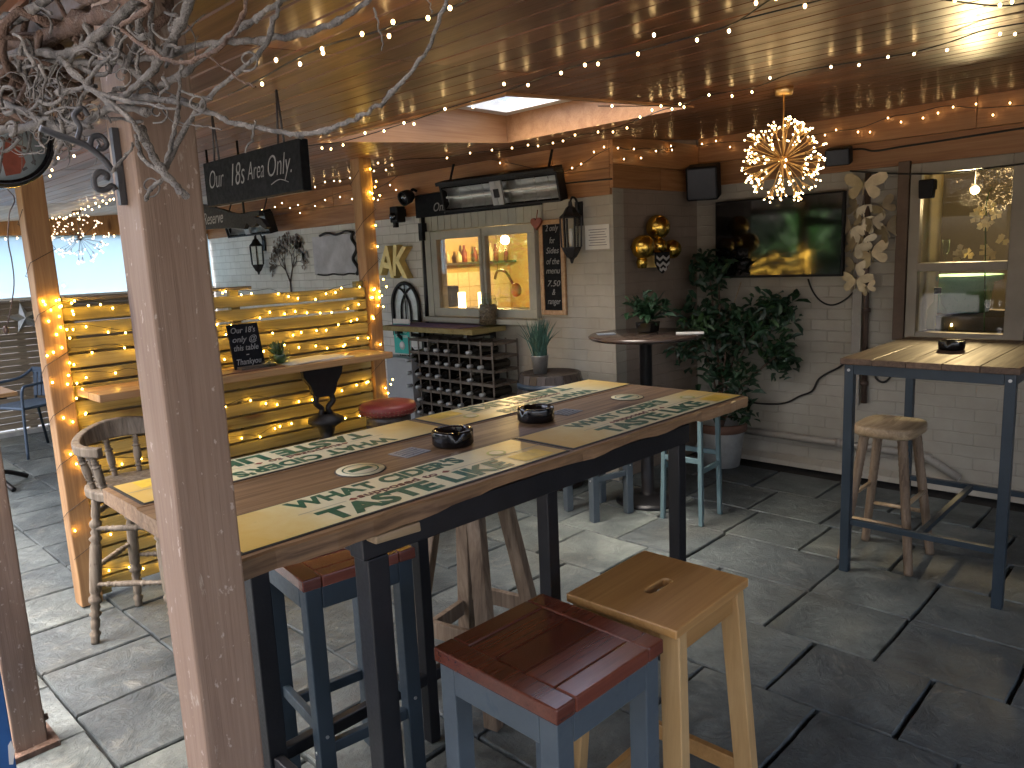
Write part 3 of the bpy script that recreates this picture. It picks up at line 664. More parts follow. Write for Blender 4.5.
# ------------------------------------------------------------------ main bar table (local frame)
T = thing('bar_table', 'long weathered plank bar table with yellow and green cider banners and black steel legs', 'table', (1.432, 1.531, 0), R_(-1.15))
def planktop():
    b = MB(); L = .892; n = 44; zt = 1.06
    for (ya, yb, front, back) in ((-.345, -.118, 1, 0), (-.115, .112, 0, 0), (.115, .345, 0, 1)):
        vs = []
        for i in range(n+1):
            x = -L+2*L*i/n
            fy = ya+(rnd.uniform(-.004, .003)+.003*math.sin(i*.9) if front else 0); by = yb+(rnd.uniform(-.003, .004) if back else 0)
            th = .040
            if front:
                if x < -.47: th = .040
                elif x < -.42: th = .040-.012*(x+.47)/.05
                elif x < .0: th = .027+.004*math.sin(x*9)
                elif x < .13: th = .030+.004*math.sin((x)/.13*3.14)
                elif x < .6: th = .026+.003*math.sin(x*21)
                else: th = .034
                th += rnd.uniform(-.0015, .0015)
            xx = x+(rnd.uniform(-.004, .004) if i in (0, n) else 0)
            vs += [(xx, fy+.004, zt), (xx, fy, zt-.004), (xx, fy+.002, zt-th), (xx, by, zt-.036), (xx, by, zt-.001)]
        fs = [(i*5+k, i*5+(k+1) % 5, i*5+5+(k+1) % 5, i*5+5+k) for i in range(n) for k in range(5)]
        fs = [tuple(reversed(f)) for f in fs] + [(0, 1, 2, 3, 4), tuple(n*5+k for k in (4, 3, 2, 1, 0))]
        b.add(vs, fs)
    return b
planktop().build('tabletop', M['table'], T, local=True)
b = MB(); 
b.add([(-.60, -.342, 1.018), (-.49, -.343, 1.018), (-.485, -.338, .994), (-.60, -.338, .999), (-.60, -.30, 1.018), (-.49, -.30, 1.018), (-.485, -.30, .994), (-.60, -.30, .999)], [(3, 2, 1, 0), (4, 5, 6, 7), (0, 1, 5, 4), (1, 2, 6, 5), (2, 3, 7, 6), (3, 0, 4, 7)])
b.build('repair_block', M['rusticseat'], T, .004, local=True)
b = MB()
b.bb((-.61, -.305, .958), (.595, -.255, 1.017)); b.bb((-.61, .255, .958), (.595, .305, 1.017))
for x in (-.574, -.035, .565): b.bb((x-.025, -.255, .96), (x+.025, .255, 1.015))
b.build('apron_frame', M['black'], T, .003, local=True)
for x in (-.574, -.035, .565):
    for s in (-1, 1):
        lw_ = .026 if x < -.5 else .020
        b = MB(); b.bb((x-lw_, s*.278-lw_, 0), (x+lw_, s*.278+lw_, .957)); b.build('leg', M['black'], T, .003, local=True)
b = MB(); b.bb((-.551, .262, .205), (.545, .292, .245)); b.build('foot_rail', M['black'], T, .004, local=True)
b = MB(); b.bb((-.592, -.25, .205), (-.564, .25, .245)); b.build('cross_rail', M['black'], T, .004, local=True); b = MB(); b.bb((.551, -.25, .205), (.579, .25, .245)); b.build('cross_rail', M['black'], T, .004, local=True)
# banners
def banner(cx, cy, flip, ln=.86, wd=.20):
    sg = -1 if flip else 1
    xd = Vector((sg, 0, 0)); yd = Vector((0, sg, 0)); o = Vector((cx, cy, 1.0605))
    def P(u, v, z=0): return o + xd*((u-.5)*ln) + yd*((v-.5)*wd) + Vector((0, 0, z))
    def quad(b, u0, u1, v0, v1, z, sk=0):
        b.add([P(u0, v0, z), P(u1, v0, z), P(u1+sk, v1, z), P(u0+sk, v1, z)], [(0, 1, 2, 3)])
    b = MB(); b.cur = 1; q = MB()
    b = MB(); b.bb(P(-.008, -.03)-Vector((0, 0, .0)), P(1.008, 1.03)+Vector((0, 0, .0012)))
    base = b.build('banner', M['border'], T, local=True)
    mt = banner.mat
    b = MB(); quad(b, 0, 1, 0, 1, .0022); b.build('printed_face', mt[sg], base, local=True)
    zt = .0030
    text("WHAT CIDER'S", .074, P(.475, .79, zt), xd, yd, M['green'], base, 'banner_lettering', .0030, .0002, width=ln*.54, local=True)
    text("TASTE LIKE", .095, P(.51, .23, zt), xd, yd, M['green'], base, 'banner_lettering', .0042, .0002, width=ln*.58, local=True)
    text("supposed to", .036, P(.48, .53, zt), xd, yd, M['maroon'], base, 'banner_lettering', .0006, .0002, width=ln*.25, local=True)
    b = MB()
    for u0, u1 in ((.19, .32), (.66, .82)): quad(b, u0, u1, .50, .512, zt)
    quad(b, .80, 1.0, .47, .49, zt); b.build('rule_line', M['rule'], base, local=True)
    b = MB()
    for u in (.34, .635):
        c = P(u, .50, zt); b.add([c+xd*-.012, c+yd*-.007, c+xd*.012, c+yd*.012], [(0, 1, 2, 3)])
    b.build('maroon_leaf', M['redbrown'], base, local=True)
    b = MB(); c = P(.855, .64, .0031); b.add([c+xd*.026*math.cos(a*.45)+yd*.026*math.sin(a*.45) for a in range(14)], [tuple(range(14))]); b.build('lime_slice', M['lime'], base, local=True)
    b = MB(); c = P(.855, .64, .0035); b.add([c+xd*.019*math.cos(a*.45)+yd*.019*math.sin(a*.45) for a in range(14)], [tuple(range(14))]); b.build('lime_flesh', M['cream'], base, local=True)
    b = MB(); quad(b, .84, .955, .05, .38, .0031); b.build('lemon_patch', M['lemon'], base, local=True)
    return base
def bannermat(sg):
    m, nt, bs = newmat('banner print'); t = nt.nodes.new('ShaderNodeTexCoord'); sp = nt.nodes.new('ShaderNodeSeparateXYZ'); nt.links.new(t.outputs['Object'], sp.inputs[0])
    # cream in the middle of each banner, ochre wash towards its ends (banner pitch .888 along x)
    mo = nt.nodes.new('ShaderNodeMath'); mo.operation = 'PINGPONG'; mo.inputs[1].default_value = .444
    ad = nt.nodes.new('ShaderNodeMath'); ad.operation = 'ADD'; ad.inputs[1].default_value = banner.off[sg]
    nt.links.new(sp.outputs[0], ad.inputs[0]); nt.links.new(ad.outputs[0], mo.inputs[0])
    n = noise(nt, t.outputs['Object'], 9, 6, .7, .6); n2 = nt.nodes.new('ShaderNodeMath'); n2.operation = 'MULTIPLY_ADD'; nt.links.new(n, n2.inputs[0]); n2.inputs[1].default_value = .22; nt.links.new(mo.outputs[0], n2.inputs[2])
    r = ramp(nt, n2.outputs[0], [(.16, (.62, .42, .12)), (.26, (.70, .57, .27)), (.35, (.76, .70, .47))])
    c = mixc(nt, ramp(nt, noise(nt, t.outputs['Object'], 33, 8, .8), [(.62, 0.0), (.7, .5)]).outputs[0], r.outputs[0], (.36, .27, .14))
    nt.links.new(c, bs.inputs['Base Color']); bs.inputs['Roughness'].default_value = .33
    return m
banner.off = {1: .862, -1: .862}
banner.mat = {1: bannermat(1), -1: bannermat(-1)}
banner(-.432, -.222, False); banner(.455, -.222, False); banner(-.44, .232, True); banner(.45, .232, True)
def disc_sticker(x, y, r=.062):
    b = MB(); b.lathe([(0, 0), (r, 0), (r, .0012), (0, .0012)], (x, y, 1.0602), 28); s = b.build('round_sticker', M['border'], T, local=True)
    b = MB(); b.lathe([(0, 0), (r*.94, 0), (r*.94, .0006), (0, .0006)], (x, y, 1.0615), 28); b.build('sticker_face', M['cream'], s, local=True)
    b = MB(); 
    for a, c in ((.72, .66),):
        n = 28; z = 1.0625; b.add([(x+r*q*math.cos(6.283*i/n), y+r*q*math.sin(6.283*i/n), z) for q in (a, c) for i in range(n)], [(i, (i+1) % n, n+(i+1) % n, n+i) for i in range(n)])
    b.bb((x-.030, y-.010, 1.0622), (x+.030, y+.012, 1.0626)); b.build('sticker_print', M['green'], s, local=True)
disc_sticker(-.425, -.03); disc_sticker(.665, -.015, .058)
for x, y in ((-.25, .005), (.365, .0)):
    b = MB(); b.box((x, y, 1.0608), (.085, .075, .001), Matrix.Rotation(.1, 3, 'Z')); s = b.build('square_sticker', M['sticker'], T, local=True)
    b = MB()
    for k in range(4): b.box((x, y-.024+k*.016, 1.0615), (.066, .006, .0004), Matrix.Rotation(.1, 3, 'Z'))
    b.build('sticker_print', M['stickerink'], s, local=True)
# ashtrays
def ashtray(px, label, first=[None]):
    if first[0] is None:
        t = thing('ashtray', label, 'ashtray', px, 0, 'black round ashtrays')
        r, h = .056, .042; n = 36
        prof = [(0, 0), (r*.92, 0), (r, .006), (r, h-.004), (r*.97, h), (r*.80, h), (r*.76, h-.004), (r*.70, .012), (0, .010)]
        vs = []
        for k, (rr, z) in enumerate(prof):
            for j in range(n):
                a = 2*math.pi*j/n; zz = z
                if k in (4, 5) and j % 12 == 0: zz = z-.010
                vs.append((max(rr, 1e-4)*math.cos(a), max(rr, 1e-4)*math.sin(a), zz))
        b = MB(); b.add(vs, [(i*n+j, i*n+(j+1) % n, (i+1)*n+(j+1) % n, (i+1)*n+j) for i in range(len(prof)-1) for j in range(n)], True)
        b.build('bowl', M['blackplastic'], t, local=True); first[0] = t; return t
    return dup(first[0], px, 1.0, label)
ashtray((1.305, 1.508, 1.061), 'black round ashtray nearer the camera on the long plank table')
ashtray((1.652, 1.520, 1.061), 'black round ashtray farther along the long plank table')

# ------------------------------------------------------------------ stools
def framed_stool(loc, rz, label, w=.335, d=.345, h=.755, group='red topped stools with slate blue frames', paint='slateblue'):
    t = thing('bar_stool', label, 'stool', loc, rz, group)
    b = MB(); st = .052; zt = h; th = .032; a, c = w/2, d/2
    g = .0015
    b.bb((-a, -c, zt-th), (-a+st, c, zt)); b.bb((a-st, -c, zt-th), (a, c, zt))
    b.bb((-a+st+g, -c, zt-th), (a-st-g, -c+st, zt)); b.bb((-a+st+g, c-st, zt-th), (a-st-g, c, zt))
    n = 3; ww = (2*c-2*st-2*g)/n
    for k in range(n): b.bb((-a+st+g, -c+st+g+k*ww, zt-th+.002), (a-st-g, -c+st+g+(k+1)*ww-.0012, zt-.0015))
    b.build('seat', M['redwood'], t, .0035, local=True)
    b = MB(); lg = .045; ins = .008
    x0, y0 = a-ins-lg, c-ins-lg
    for s in (-1, 1):
        b.bb((-x0, s*(c-ins-.012)-.012, zt-th-.062), (x0, s*(c-ins-.012)+.012, zt-th-.0005))
        b.bb((s*(a-ins-.012)-.012, -y0, zt-th-.062), (s*(a-ins-.012)+.012, y0, zt-th-.0005))
    b.build('apron', M[paint], t, .003, local=True)
    for sx in (-1, 1):
        for sy in (-1, 1):
            MB().bb((sx*(x0+lg/2)-lg/2, sy*(y0+lg/2)-lg/2, 0), (sx*(x0+lg/2)+lg/2, sy*(y0+lg/2)+lg/2, zt-th-.0005)).build('leg', M[paint], t, .003, local=True)
    b = MB(); rz1, rz2 = .235, .29
    for s in (-1, 1):
        MB().bb((-x0, s*(y0+lg/2)-.011, rz1), (x0, s*(y0+lg/2)+.011, rz1+.034)).build('stretcher', M[paint], t, .003, local=True)
        MB().bb((s*(x0+lg/2)-.011, -y0, rz2), (s*(x0+lg/2)+.011, y0, rz2+.034)).build('stretcher', M[paint], t, .003, local=True)
    b = MB()
    for sx in (-1, 1):
        for sy in (-1, 1):
            b.tube([(sx*(x0+lg/2), sy*(y0+lg/2)-lg/2-.001, .30), (sx*(x0+lg/2), sy*(y0+lg/2)-lg/2-.004, .30)], .005, 8)
            b.tube([(sx*(x0+lg/2)-lg/2-.004, sy*(y0+lg/2), .25), (sx*(x0+lg/2)-lg/2-.001, sy*(y0+lg/2), .25)], .005, 8)
    b.build('bolt', M['steel'], t, local=True)
    return t
A = framed_stool((1.085, .99, 0), R_(-1), 'slate blue stool with a glossy red brown seat in the front, beside the pine stool')
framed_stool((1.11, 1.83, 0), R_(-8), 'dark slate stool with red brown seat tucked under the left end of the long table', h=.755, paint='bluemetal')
# pine stool
def pine_stool(loc, rz):
    t = thing('pine_stool', 'honey pine stool with a slotted hand hole, right of the red topped stool', 'stool', loc, rz)
    a, c, h, th = .168, .15, .755, .022
    b = MB()
    # seat with slot: ring of quads around a stadium hole
    n = 24; hole = []
    for k in range(n):
        an = 2*math.pi*k/n; hole.append((.0+.036*(1 if math.cos(an) > 0 else -1)*(abs(math.cos(an)) > 1e-6)+.013*math.cos(an), .013*math.sin(an)))
    outr = []
    for k in range(n):
        an = 2*math.pi*k/n; m_ = max(abs(math.cos(an))/a, abs(math.sin(an))/c); outr.append((math.cos(an)/m_, math.sin(an)/m_))
    for zz in (0,):
        vs = [(x, y, h) for x, y in outr]+[(x, y, h) for x, y in hole]+[(x, y, h-th) for x, y in outr]+[(x, y, h-th) for x, y in hole]
        fs = []
        for k in range(n):
            q = (k+1) % n
            fs += [(k, q, n+q, n+k), (2*n+q, 2*n+k, 3*n+k, 3*n+q), (2*n+k, 2*n+q, q, k), (n+k, n+q, 3*n+q, 3*n+k)]
        # square the corners
        for k, (sx, sy) in zip((3, 9, 15, 21), ((1, 1), (-1, 1), (-1, -1), (1, -1))):
            vs[k] = (sx*a, sy*c, h); vs[2*n+k] = (sx*a, sy*c, h-th)
        b.add(vs, fs)
    b.build('seat', M['pine'], t, .003, local=True)
    pz = h-th-.0005
    for sx in (-1, 1):
        for sy in (-1, 1):
            MB().leg((sx*(a-.035), sy*(c-.03), pz), (sx*(a+.012), sy*(c+.012), 0), .034, .034, .05, .05).build('leg', M['pinez'], t, .003, local=True)
    b = MB()
    for s in (-1, 1):
        b.bb((-a+.053, s*(c-.028)-.011, pz-.055), (a-.053, s*(c-.028)+.011, pz)); b.bb((s*(a-.033)-.011, -c+.056, pz-.055), (s*(a-.033)+.011, c-.056, pz))
    b.build('apron', M['pine'], t, .002, local=True)
    for s in (-1, 1):
        MB().bb((-a+.012, s*(c+.002)-.01, .155), (a-.012, s*(c+.002)+.01, .20)).build('stretcher', M['pine'], t, .002, local=True); MB().bb((s*(a)-.01, -c+.03, .215), (s*(a)+.01, c-.03, .26)).build('stretcher', M['pine'], t, .002, local=True)
pine_stool((1.46, .965, 0), R_(1))
# rough stool under the table
def rough_stool(loc, rz):
    t = thing('rough_stool', 'rough grey wooden stool with splayed plank legs under the long table', 'stool', loc, rz)
    h = .76
    MB().lathe([(0, h-.04), (.165, h-.04), (.17, h-.03), (.17, h-.006), (.16, h), (0, h)], n=24).build('seat', M['rusticseat'], t, local=True)
    for sx in (-1, 1):
        for sy in (-1, 1): MB().leg((sx*.085, sy*.085, h-.0405), (sx*.185, sy*.185, 0), .04, .042, .055, .055).build('leg', M['rustic'], t, .004, local=True)
    b = MB()
    for s in (-1, 1):
        MB().beam((-.125, s*.155, .22), (.125, s*.155, .22), .022, .06).build('stretcher', M['rustic'], t, .003, local=True); MB().beam((s*.155, -.125, .28), (s*.155, .125, .28), .022, .06).build('stretcher', M['rustic'], t, .003, local=True)
rough_stool((1.72, 1.92, 0), R_(12))
# captain's bar chair
def bar_chair(loc, rz):
    t = thing('captains_chair', 'weathered tall captains chair with turned legs by the lit post', 'chair', loc, rz)
    h = .665
    b = MB(); pts = []
    for k in range(28):
        a = 2*math.pi*k/28; rr = .205*(1+.06*math.cos(2*a)+.03*math.cos(4*a)); pts.append((rr*math.cos(a), rr*math.sin(a)))
    b.prism(pts, (0, 0, h-.04), (1, 0, 0), (0, 1, 0), .04); b.build('seat', M['oldpaint'], t, .008, local=True)
    def turned(p0, p1, r, segs=44):
        p0, p1 = Vector(p0), Vector(p1); pts = []; rs = []
        for k in range(segs+1):
            u = k/segs; pts.append(p0.lerp(p1, u)); rs.append(r*(.74+.3*math.sin(u*math.pi)**2+.22*(1 if k in (7, 8, 12, 30, 31, 35, 41) else 0)-.24*(1 if k in (6, 9, 11, 13, 29, 32, 34, 36, 40) else 0)))
        return pts, rs
    for sx in (-1, 1):
        for sy in (-1, 1):
            p, r = turned((sx*.125, sy*.125, h-.041), (sx*.18, sy*.18, 0), .024); MB().tube(p, r, 10).build('leg', M['oldpaint'], t, local=True)
    for (z, f) in ((.26, .165), (.50, .145)):
        for s in (-1, 1):
            p, r = turned((-f+.02, s*f, z), (f-.02, s*f, z), .013); MB().tube(p, r, 8).build('stretcher', M['oldpaint'], t, local=True)
            p, r = turned((s*f, -f+.02, z+.06), (s*f, f-.02, z+.06), .013); MB().tube(p, r, 8).build('stretcher', M['oldpaint'], t, local=True)
    # curved rail: opens towards +x
    b = MB(); n = 26; vs = []
    for k in range(n+1):
        a = R_(50)+R_(260)*k/n; r0 = .215; bk = max(0, math.cos(a-math.pi)); zt = h+.20+.05*bk**2; hh = .04+.045*bk**2; a -= R_(46)
        wd = .034
        for (rr, zz) in ((r0-wd/2, zt-hh), (r0+wd/2, zt-hh), (r0+wd/2+.012*bk, zt), (r0-wd/2+.012*bk, zt)): vs.append((rr*math.cos(a), rr*math.sin(a), zz))
    b.add(vs, [(i*4+k, i*4+(k+1) % 4, i*4+4+(k+1) % 4, i*4+4+k) for i in range(n) for k in range(4)]+[(3, 2, 1, 0), tuple(n*4+k for k in range(4))])
    b.build('back_rail', M['oldpaint'], t, .006, local=True)
    for k in range(8):
        a = R_(62-46)+R_(236)*k/7
        p, r = turned((.175*math.cos(a), .175*math.sin(a), h-.002), (.212*math.cos(a), .212*math.sin(a), h+.168), .0165); MB().tube(p, r, 8).build('spindle', M['oldpaint'], t, local=True)
bar_chair((1.14, 3.42, 0), R_(-48))
# red topped round stool
t = thing('red_stool', 'round stool with a studded red leather seat by the end of the fence', 'stool', (2.50, 3.43, 0))
RZ = .065
b = MB(); b.lathe([(0, .655), (.15, .655), (.158, .67), (.158, .70), (.15, .712), (.11, .722), (0, .726)], (2.50, 3.43, RZ), 32); st = b.build('seat', M['redfabric'], t)
b = MB()
for z in (.664, .684):
    for k in range(44):
        a = 6.283*k/44; b.ball((2.50+.1585*math.cos(a), 3.43+.1585*math.sin(a), z+RZ), .0042, 6, 4)
b.build('studs', M['terracotta'], st)
for k in range(4):
    a = R_(45+90*k); MB().tube([(2.50+.1*math.cos(a), 3.43+.1*math.sin(a), RZ+.6545), (2.50+.16*math.cos(a), 3.43+.16*math.sin(a), 0)], [.022, .017], 10).build('leg', M['barrel'], t)
b = MB()
for k in range(4):
    a, c = R_(45+90*k), R_(135+90*k); r = .14; b.tube([(2.50+r*math.cos(a), 3.43+r*math.sin(a), .24), (2.50+r*math.cos(c), 3.43+r*math.sin(c), .24)], .011, 8)
b.build('stretcher', M['barrel'], t)
b = MB(); b.lathe([(0, .60), (.125, .60), (.125, .6545), (0, .6545)], (2.50, 3.43, RZ), 28); b.build('seat_ring', M['barrel'], t)

# ------------------------------------------------------------------ right bar table and its stool
t = thing('tall_table', 'square wooden topped tall table on a dark blue steel frame at the right edge', 'table', (3.97, .97, 0))
b = MB(); zt = 1.03; X0, X1, Y0, Y1 = 3.50, 4.46, .62, 1.32
for k in range(5): b.bb((X0, Y0+k*.14, zt-.028), (X1, Y0+(k+1)*.14-.0012, zt))
b.build('tabletop', wood('dark table planks', (.06, .032, .017), (.115, .065, .035), (.175, .105, .06), 'x', .55, .8, .25, wear=(.3, .22, .15), wearamt=.66, vary=.35, coat=.08), t, .003)
for x in (X0+.04, X1-.04):
    for y in (Y0+.035, Y1-.035): MB().bb((x-.02, y-.02, 0), (x+.02, y+.02, zt-.0285)).build('leg', M['bluemetal'], t, .002)
b = MB()
for x in (X0+.04, X1-.04): b.bb((x-.018, Y0+.056, zt-.075), (x+.018, Y1-.056, zt-.029))
for y in (Y0+.035, Y1-.035): b.bb((X0+.061, y-.018, zt-.075), (X1-.061, y+.018, zt-.029))
b.build('apron', M['bluemetal'], t, .002)
b = MB()
for x in (X0+.04, X1-.04): b.bb((x-.013, Y0+.056, .235), (x+.013, Y1-.056, .262))
b.bb((X0+.054, .955, .236), (X1-.054, .981, .261)); b.build('foot_rail', M['bluemetal'], t, .002)
b = MB()
for y in (Y0+.035, Y1-.035): b.tube([(X0+.019, y, .975), (X0+.015, y, .975)], .007, 8)
b.build('bolt', M['steel'], t)
ashtray((3.98, .985, 1.031), 'black round ashtray on the tall square table at the right')
t = thing('saddle_stool', 'pale rustic stool with ringed round legs under the tall square table', 'stool', (3.82, 1.19, 0))
sx0, sy0 = 3.82, 1.19; h = .685
b = MB(); n = 30; pts = []
for k in range(n):
    a = 6.283*k/n; m_ = (abs(math.cos(a))**4+abs(math.sin(a))**4)**-.25; pts.append((.165*m_*math.cos(a), .14*m_*math.sin(a)))
vs = []
for (s, z) in ((.94, -.05), (1, -.04), (1, -.008), (.95, 0), (.6, -.006), (.02, -.013)):
    vs += [(sx0+x*s, sy0+y*s, h+z) for x, y in pts]
b.add(vs, [(i*n+j, i*n+(j+1) % n, (i+1)*n+(j+1) % n, (i+1)*n+j) for i in range(5) for j in range(n)]+[tuple(reversed(range(n))), tuple(5*n+j for j in range(n))], True)
b.build('seat', M['rusticseat'], t)
for sx in (-1, 1):
    for sy in (-1, 1):
        p0, p1 = Vector((sx0+sx*.10, sy0+sy*.085, h-.051)), Vector((sx0+sx*.165, sy0+sy*.155, 0)); pts = []; rs = []
        for k in range(49):
            u = k/48; pts.append(p0.lerp(p1, u)); rs.append(.0225*(1-.12*u)*(1+(.05 if k % 2 else -.03)))
        MB().tube(pts, rs, 10).build('leg', M['rustic'], t)
b = MB()
for s in (-1, 1):
    MB().tube([(sx0-.125, sy0+s*.125, .33), (sx0+.125, sy0+s*.125, .33)], .0105, 8).build('stretcher', M['rusticseat'], t); MB().tube([(sx0+s*.145, sy0-.115, .22), (sx0+s*.145, sy0+.115, .22)], .0105, 8).build('stretcher', M['rusticseat'], t)

# ------------------------------------------------------------------ round poser table, its stools and planter
rx, ry = 3.86, 2.62
t = thing('round_table', 'round dark polished pedestal table in the corner before the shrub', 'table', (rx, ry, 0))
MB().lathe([(0, 1.03), (.33, 1.03), (.345, 1.04), (.348, 1.05), (.335, 1.06), (0, 1.06)], (rx, ry, 0), 48).build('tabletop', M['roundtop'], t)
MB().lathe([(.05, .0), (.2, .0), (.2, .012), (.17, .03), (.06, .045), (.04, .06), (.038, 1.0), (.12, 1.02), (.12, 1.0295), (0, 1.0295)], (rx, ry, 0), 28).build('pedestal', M['black'], t)
p = atZ(648, 332, 1.06)
t = thing('table_planter', 'dark green leafy plant in a black square pot on the round table', 'plant', (p.x, p.y, 1.061))
MB().leg((p.x, p.y, 1.061), (p.x, p.y, 1.125), .095, .11).build('pot', M['blackplastic'], t, .003)
def leafset(b, c, spread, count, size, seed, up=.5, droop=0, avoid=None):
    r = random.Random(seed); c = Vector(c)
    for k in range(count):
        d = Vector((r.gauss(0, 1), r.gauss(0, 1), r.gauss(0, 1))).normalized()*(r.random()**.5)
        q = c+Vector((d.x*spread[0], d.y*spread[1], d.z*spread[2]))
        if avoid and not avoid(q): continue
        L = size*r.uniform(.6, 1.25); w = L*r.uniform(.3, .5)
        f = Vector((r.gauss(0, 1), r.gauss(0, 1), r.gauss(0, .7)+up-droop)).normalized(); s = f.cross(Vector((r.gauss(0, .5), r.gauss(0, .5), 1))).normalized(); nn = s.cross(f)
        e = .14*L
        b.add([q, q+f*L*.3+s*w*.42+nn*e, q+f*L*.7+s*w*.36+nn*e, q+f*L-nn*e, q+f*L*.7-s*w*.36+nn*e, q+f*L*.3-s*w*.42+nn*e, q+f*L*.5-nn*e*.2], [(0, 1, 6), (1, 2, 6), (2, 3, 6), (3, 4, 6), (4, 5, 6), (5, 0, 6)])
b = MB(); c0 = Vector((p.x, p.y, 1.125))
for k in range(46):
    a = rnd.uniform(0, 6.28); L = rnd.uniform(.12, .24); o = rnd.uniform(.3, 1.15)
    d = Vector((math.cos(a)*math.sin(o), math.sin(a)*math.sin(o), math.cos(o))); s = d.cross(ZP).normalized()
    q = c0+d*.02; w = .016; dr = Vector((0, 0, -.09*math.sin(o)))
    b.add([q-s*.004, q+s*.004, q+d*L*.5+s*w, q+d*L*.5-s*w, q+d*L*.85+s*w*.7+dr*.6, q+d*L*.85-s*w*.7+dr*.6, q+d*L+dr], [(0, 1, 2, 3), (3, 2, 4, 5), (5, 4, 6)])
leafset(b, c0+Vector((0, 0, .08)), (.13, .13, .08), 90, .07, 5)
b.build('leaves', M['leaf'], t)
# beer-mat like things on the round table
pz = atZ(690, 333, 1.0665); tag(MB().box((pz.x, pz.y, 1.0665), (.16, .05, .011), Matrix.Rotation(2.1, 3, 'Z')).build('menu_strip', M['white'], None, .002), 'pale slim menu lying on the right side of the round table', 'menu')
pz = atZ(606, 334, 1.062); tag(MB().box((pz.x, pz.y, 1.0635), (.11, .07, .005), Matrix.Rotation(2.4, 3, 'Z')).build('beer_mat', M['sticker'], None, .001), 'pale card lying on the left side of the round table', 'beer mat')
# thick framed stool 1 (left) and slim teal stool (right)
framed_stool((3.51, 2.745, 0), R_(-14), 'slate blue framed stool on the left of the round pedestal table', .32, .32, .72)
SLIM = 1
t = thing('slim_stool', 'slim pale teal stool with thin square legs right of the round pedestal table', 'stool', (3.77, 2.255, 0), R_(4))
h = .70; a = .122
MB().bb((-a-.012, -a-.012, h-.03), (a+.012, a+.012, h)).build('seat', M['tealgrey'], t, .004, local=True)
for sx in (-1, 1):
    for sy in (-1, 1): MB().leg((sx*(a-.012), sy*(a-.012), h-.0305), (sx*a, sy*a, 0), .024, .024).build('leg', M['tealgrey'], t, .002, local=True)
b = MB()
for s in (-1, 1):
    MB().bb((-a+.013, s*(a-.004)-.007, .30), (a-.013, s*(a-.004)+.007, .33)).build('stretcher', M['tealgrey'], t, .002, local=True); MB().bb((s*(a-.004)-.007, -a+.013, .36), (s*(a-.004)+.007, a-.013, .39)).build('stretcher', M['tealgrey'], t, .002, local=True)

# ------------------------------------------------------------------ big shrub in pot
t = thing('corner_shrub', 'tall dark leafy shrub growing up the corner below the television', 'plant', (4.86, 2.66, 0))
MB().lathe([(.0, 0), (.13, 0), (.165, .27), (.17, .31), (.15, .31), (.14, .27), (0, .26)], (4.86, 2.66, 0), 28).build('pot', M['whitepot'], t)
MB().lathe([(.169, .255), (.178, .26), (.183, .315), (.176, .32), (.172, .312)], (4.86, 2.66, 0), 28).build('pot_band', M['terracotta'], t)
ok = lambda q: q.x < 5.12 and q.y < 3.0
b = MB(); stems = [(4.95, 2.82, 1.50), (5.0, 2.55, 1.0), (5.03, 2.38, 1.15), (4.85, 2.86, 1.0), (5.05, 2.27, .85), (4.9, 2.7, 1.3), (4.72, 2.55, .85)]
for sx, sy, sz in stems: b.tube(smooth_path([(4.86, 2.66, .26), (4.86+(sx-4.86)*.3, 2.66+(sy-2.66)*.3, .26+(sz-.26)*.5), (sx, sy, sz)]), [.008]*5+[.006]*5+[.003], 6)
b.build('stems', M['barkbrown'], t)
b = MB()
for c, s, n, k in (((4.95, 2.80, 1.38), (.14, .16, .17), 115, 1), ((5.02, 2.36, 1.10), (.1, .2, .15), 129, 2), ((5.02, 2.30, .80), (.1, .13, .18), 102, 3), ((4.92, 2.62, .95), (.14, .24, .22), 176, 4), ((4.82, 2.60, .66), (.18, .22, .2), 149, 5), ((4.86, 2.80, 1.05), (.16, .18, .2), 122, 6), ((4.7, 2.84, .85), (.16, .14, .16), 61, 8), ((4.86, 2.56, .42), (.18, .18, .12), 81, 9)):
    leafset(b, c, s, n, .092, k, avoid=ok)
b.build('leaves', M['leaf'], t)
b = MB(); leafset(b, (4.98, 2.45, .98), (.12, .26, .26), 70, .08, 21, avoid=ok); leafset(b, (4.72, 2.75, 1.0), (.1, .12, .1), 26, .08, 22, avoid=ok); b.build('pale_leaves', M['leaf2'], t)
p0, p1 = atX(728, 322, 4.98), atX(741, 282, 5.04); MB().tube([p0, p1], .004, 6).build('cane', M['rusticseat'], t)

# ------------------------------------------------------------------ TV, cables, pipes
t = thing('television', 'large black television mounted on the painted brick wall', 'television', (5.1, 2.395, 1.335))
MB().bb((5.055, 1.905, 1.335), (5.10, 2.815, 1.878)).build('casing', M['blackmatt'], t, .004)
MB().bb((5.0525, 1.917, 1.352), (5.0545, 2.803, 1.866)).build('screen', M['screen'], t)
MB().bb((5.10, 2.2, 1.45), (5.149, 2.6, 1.75)).build('wall_bracket', M['blackmatt'], t)
pts = [atX(x, y, 5.14) for x, y in ((808, 279), (813, 292), (822, 302), (833, 305), (846, 299), (856, 288), (862, 270), (864, 240), (866, 200), (868, 172))]
tag(MB().tube(smooth_path(pts), .0055, 6).build('television_cable', M['cable']), 'black cable looping from the television up behind the gold butterflies', 'cable')
pts = [atX(x, y, 5.135) for x, y in ((748, 402), (765, 404), (785, 403), (800, 396), (812, 391), (818, 380), (826, 374), (838, 368), (850, 361), (872, 363), (876, 378), (884, 382), (891, 376), (893, 367))]
tag(MB().tube(smooth_path(pts), .007, 6).build('wall_cable', M['cable']), 'loose black cable trailing low across the wall behind the tall table', 'cable')
p0, p1, p2 = atX(745, 427, 5.11), atX(920, 441, 5.11), atX(962, 462, 5.11)
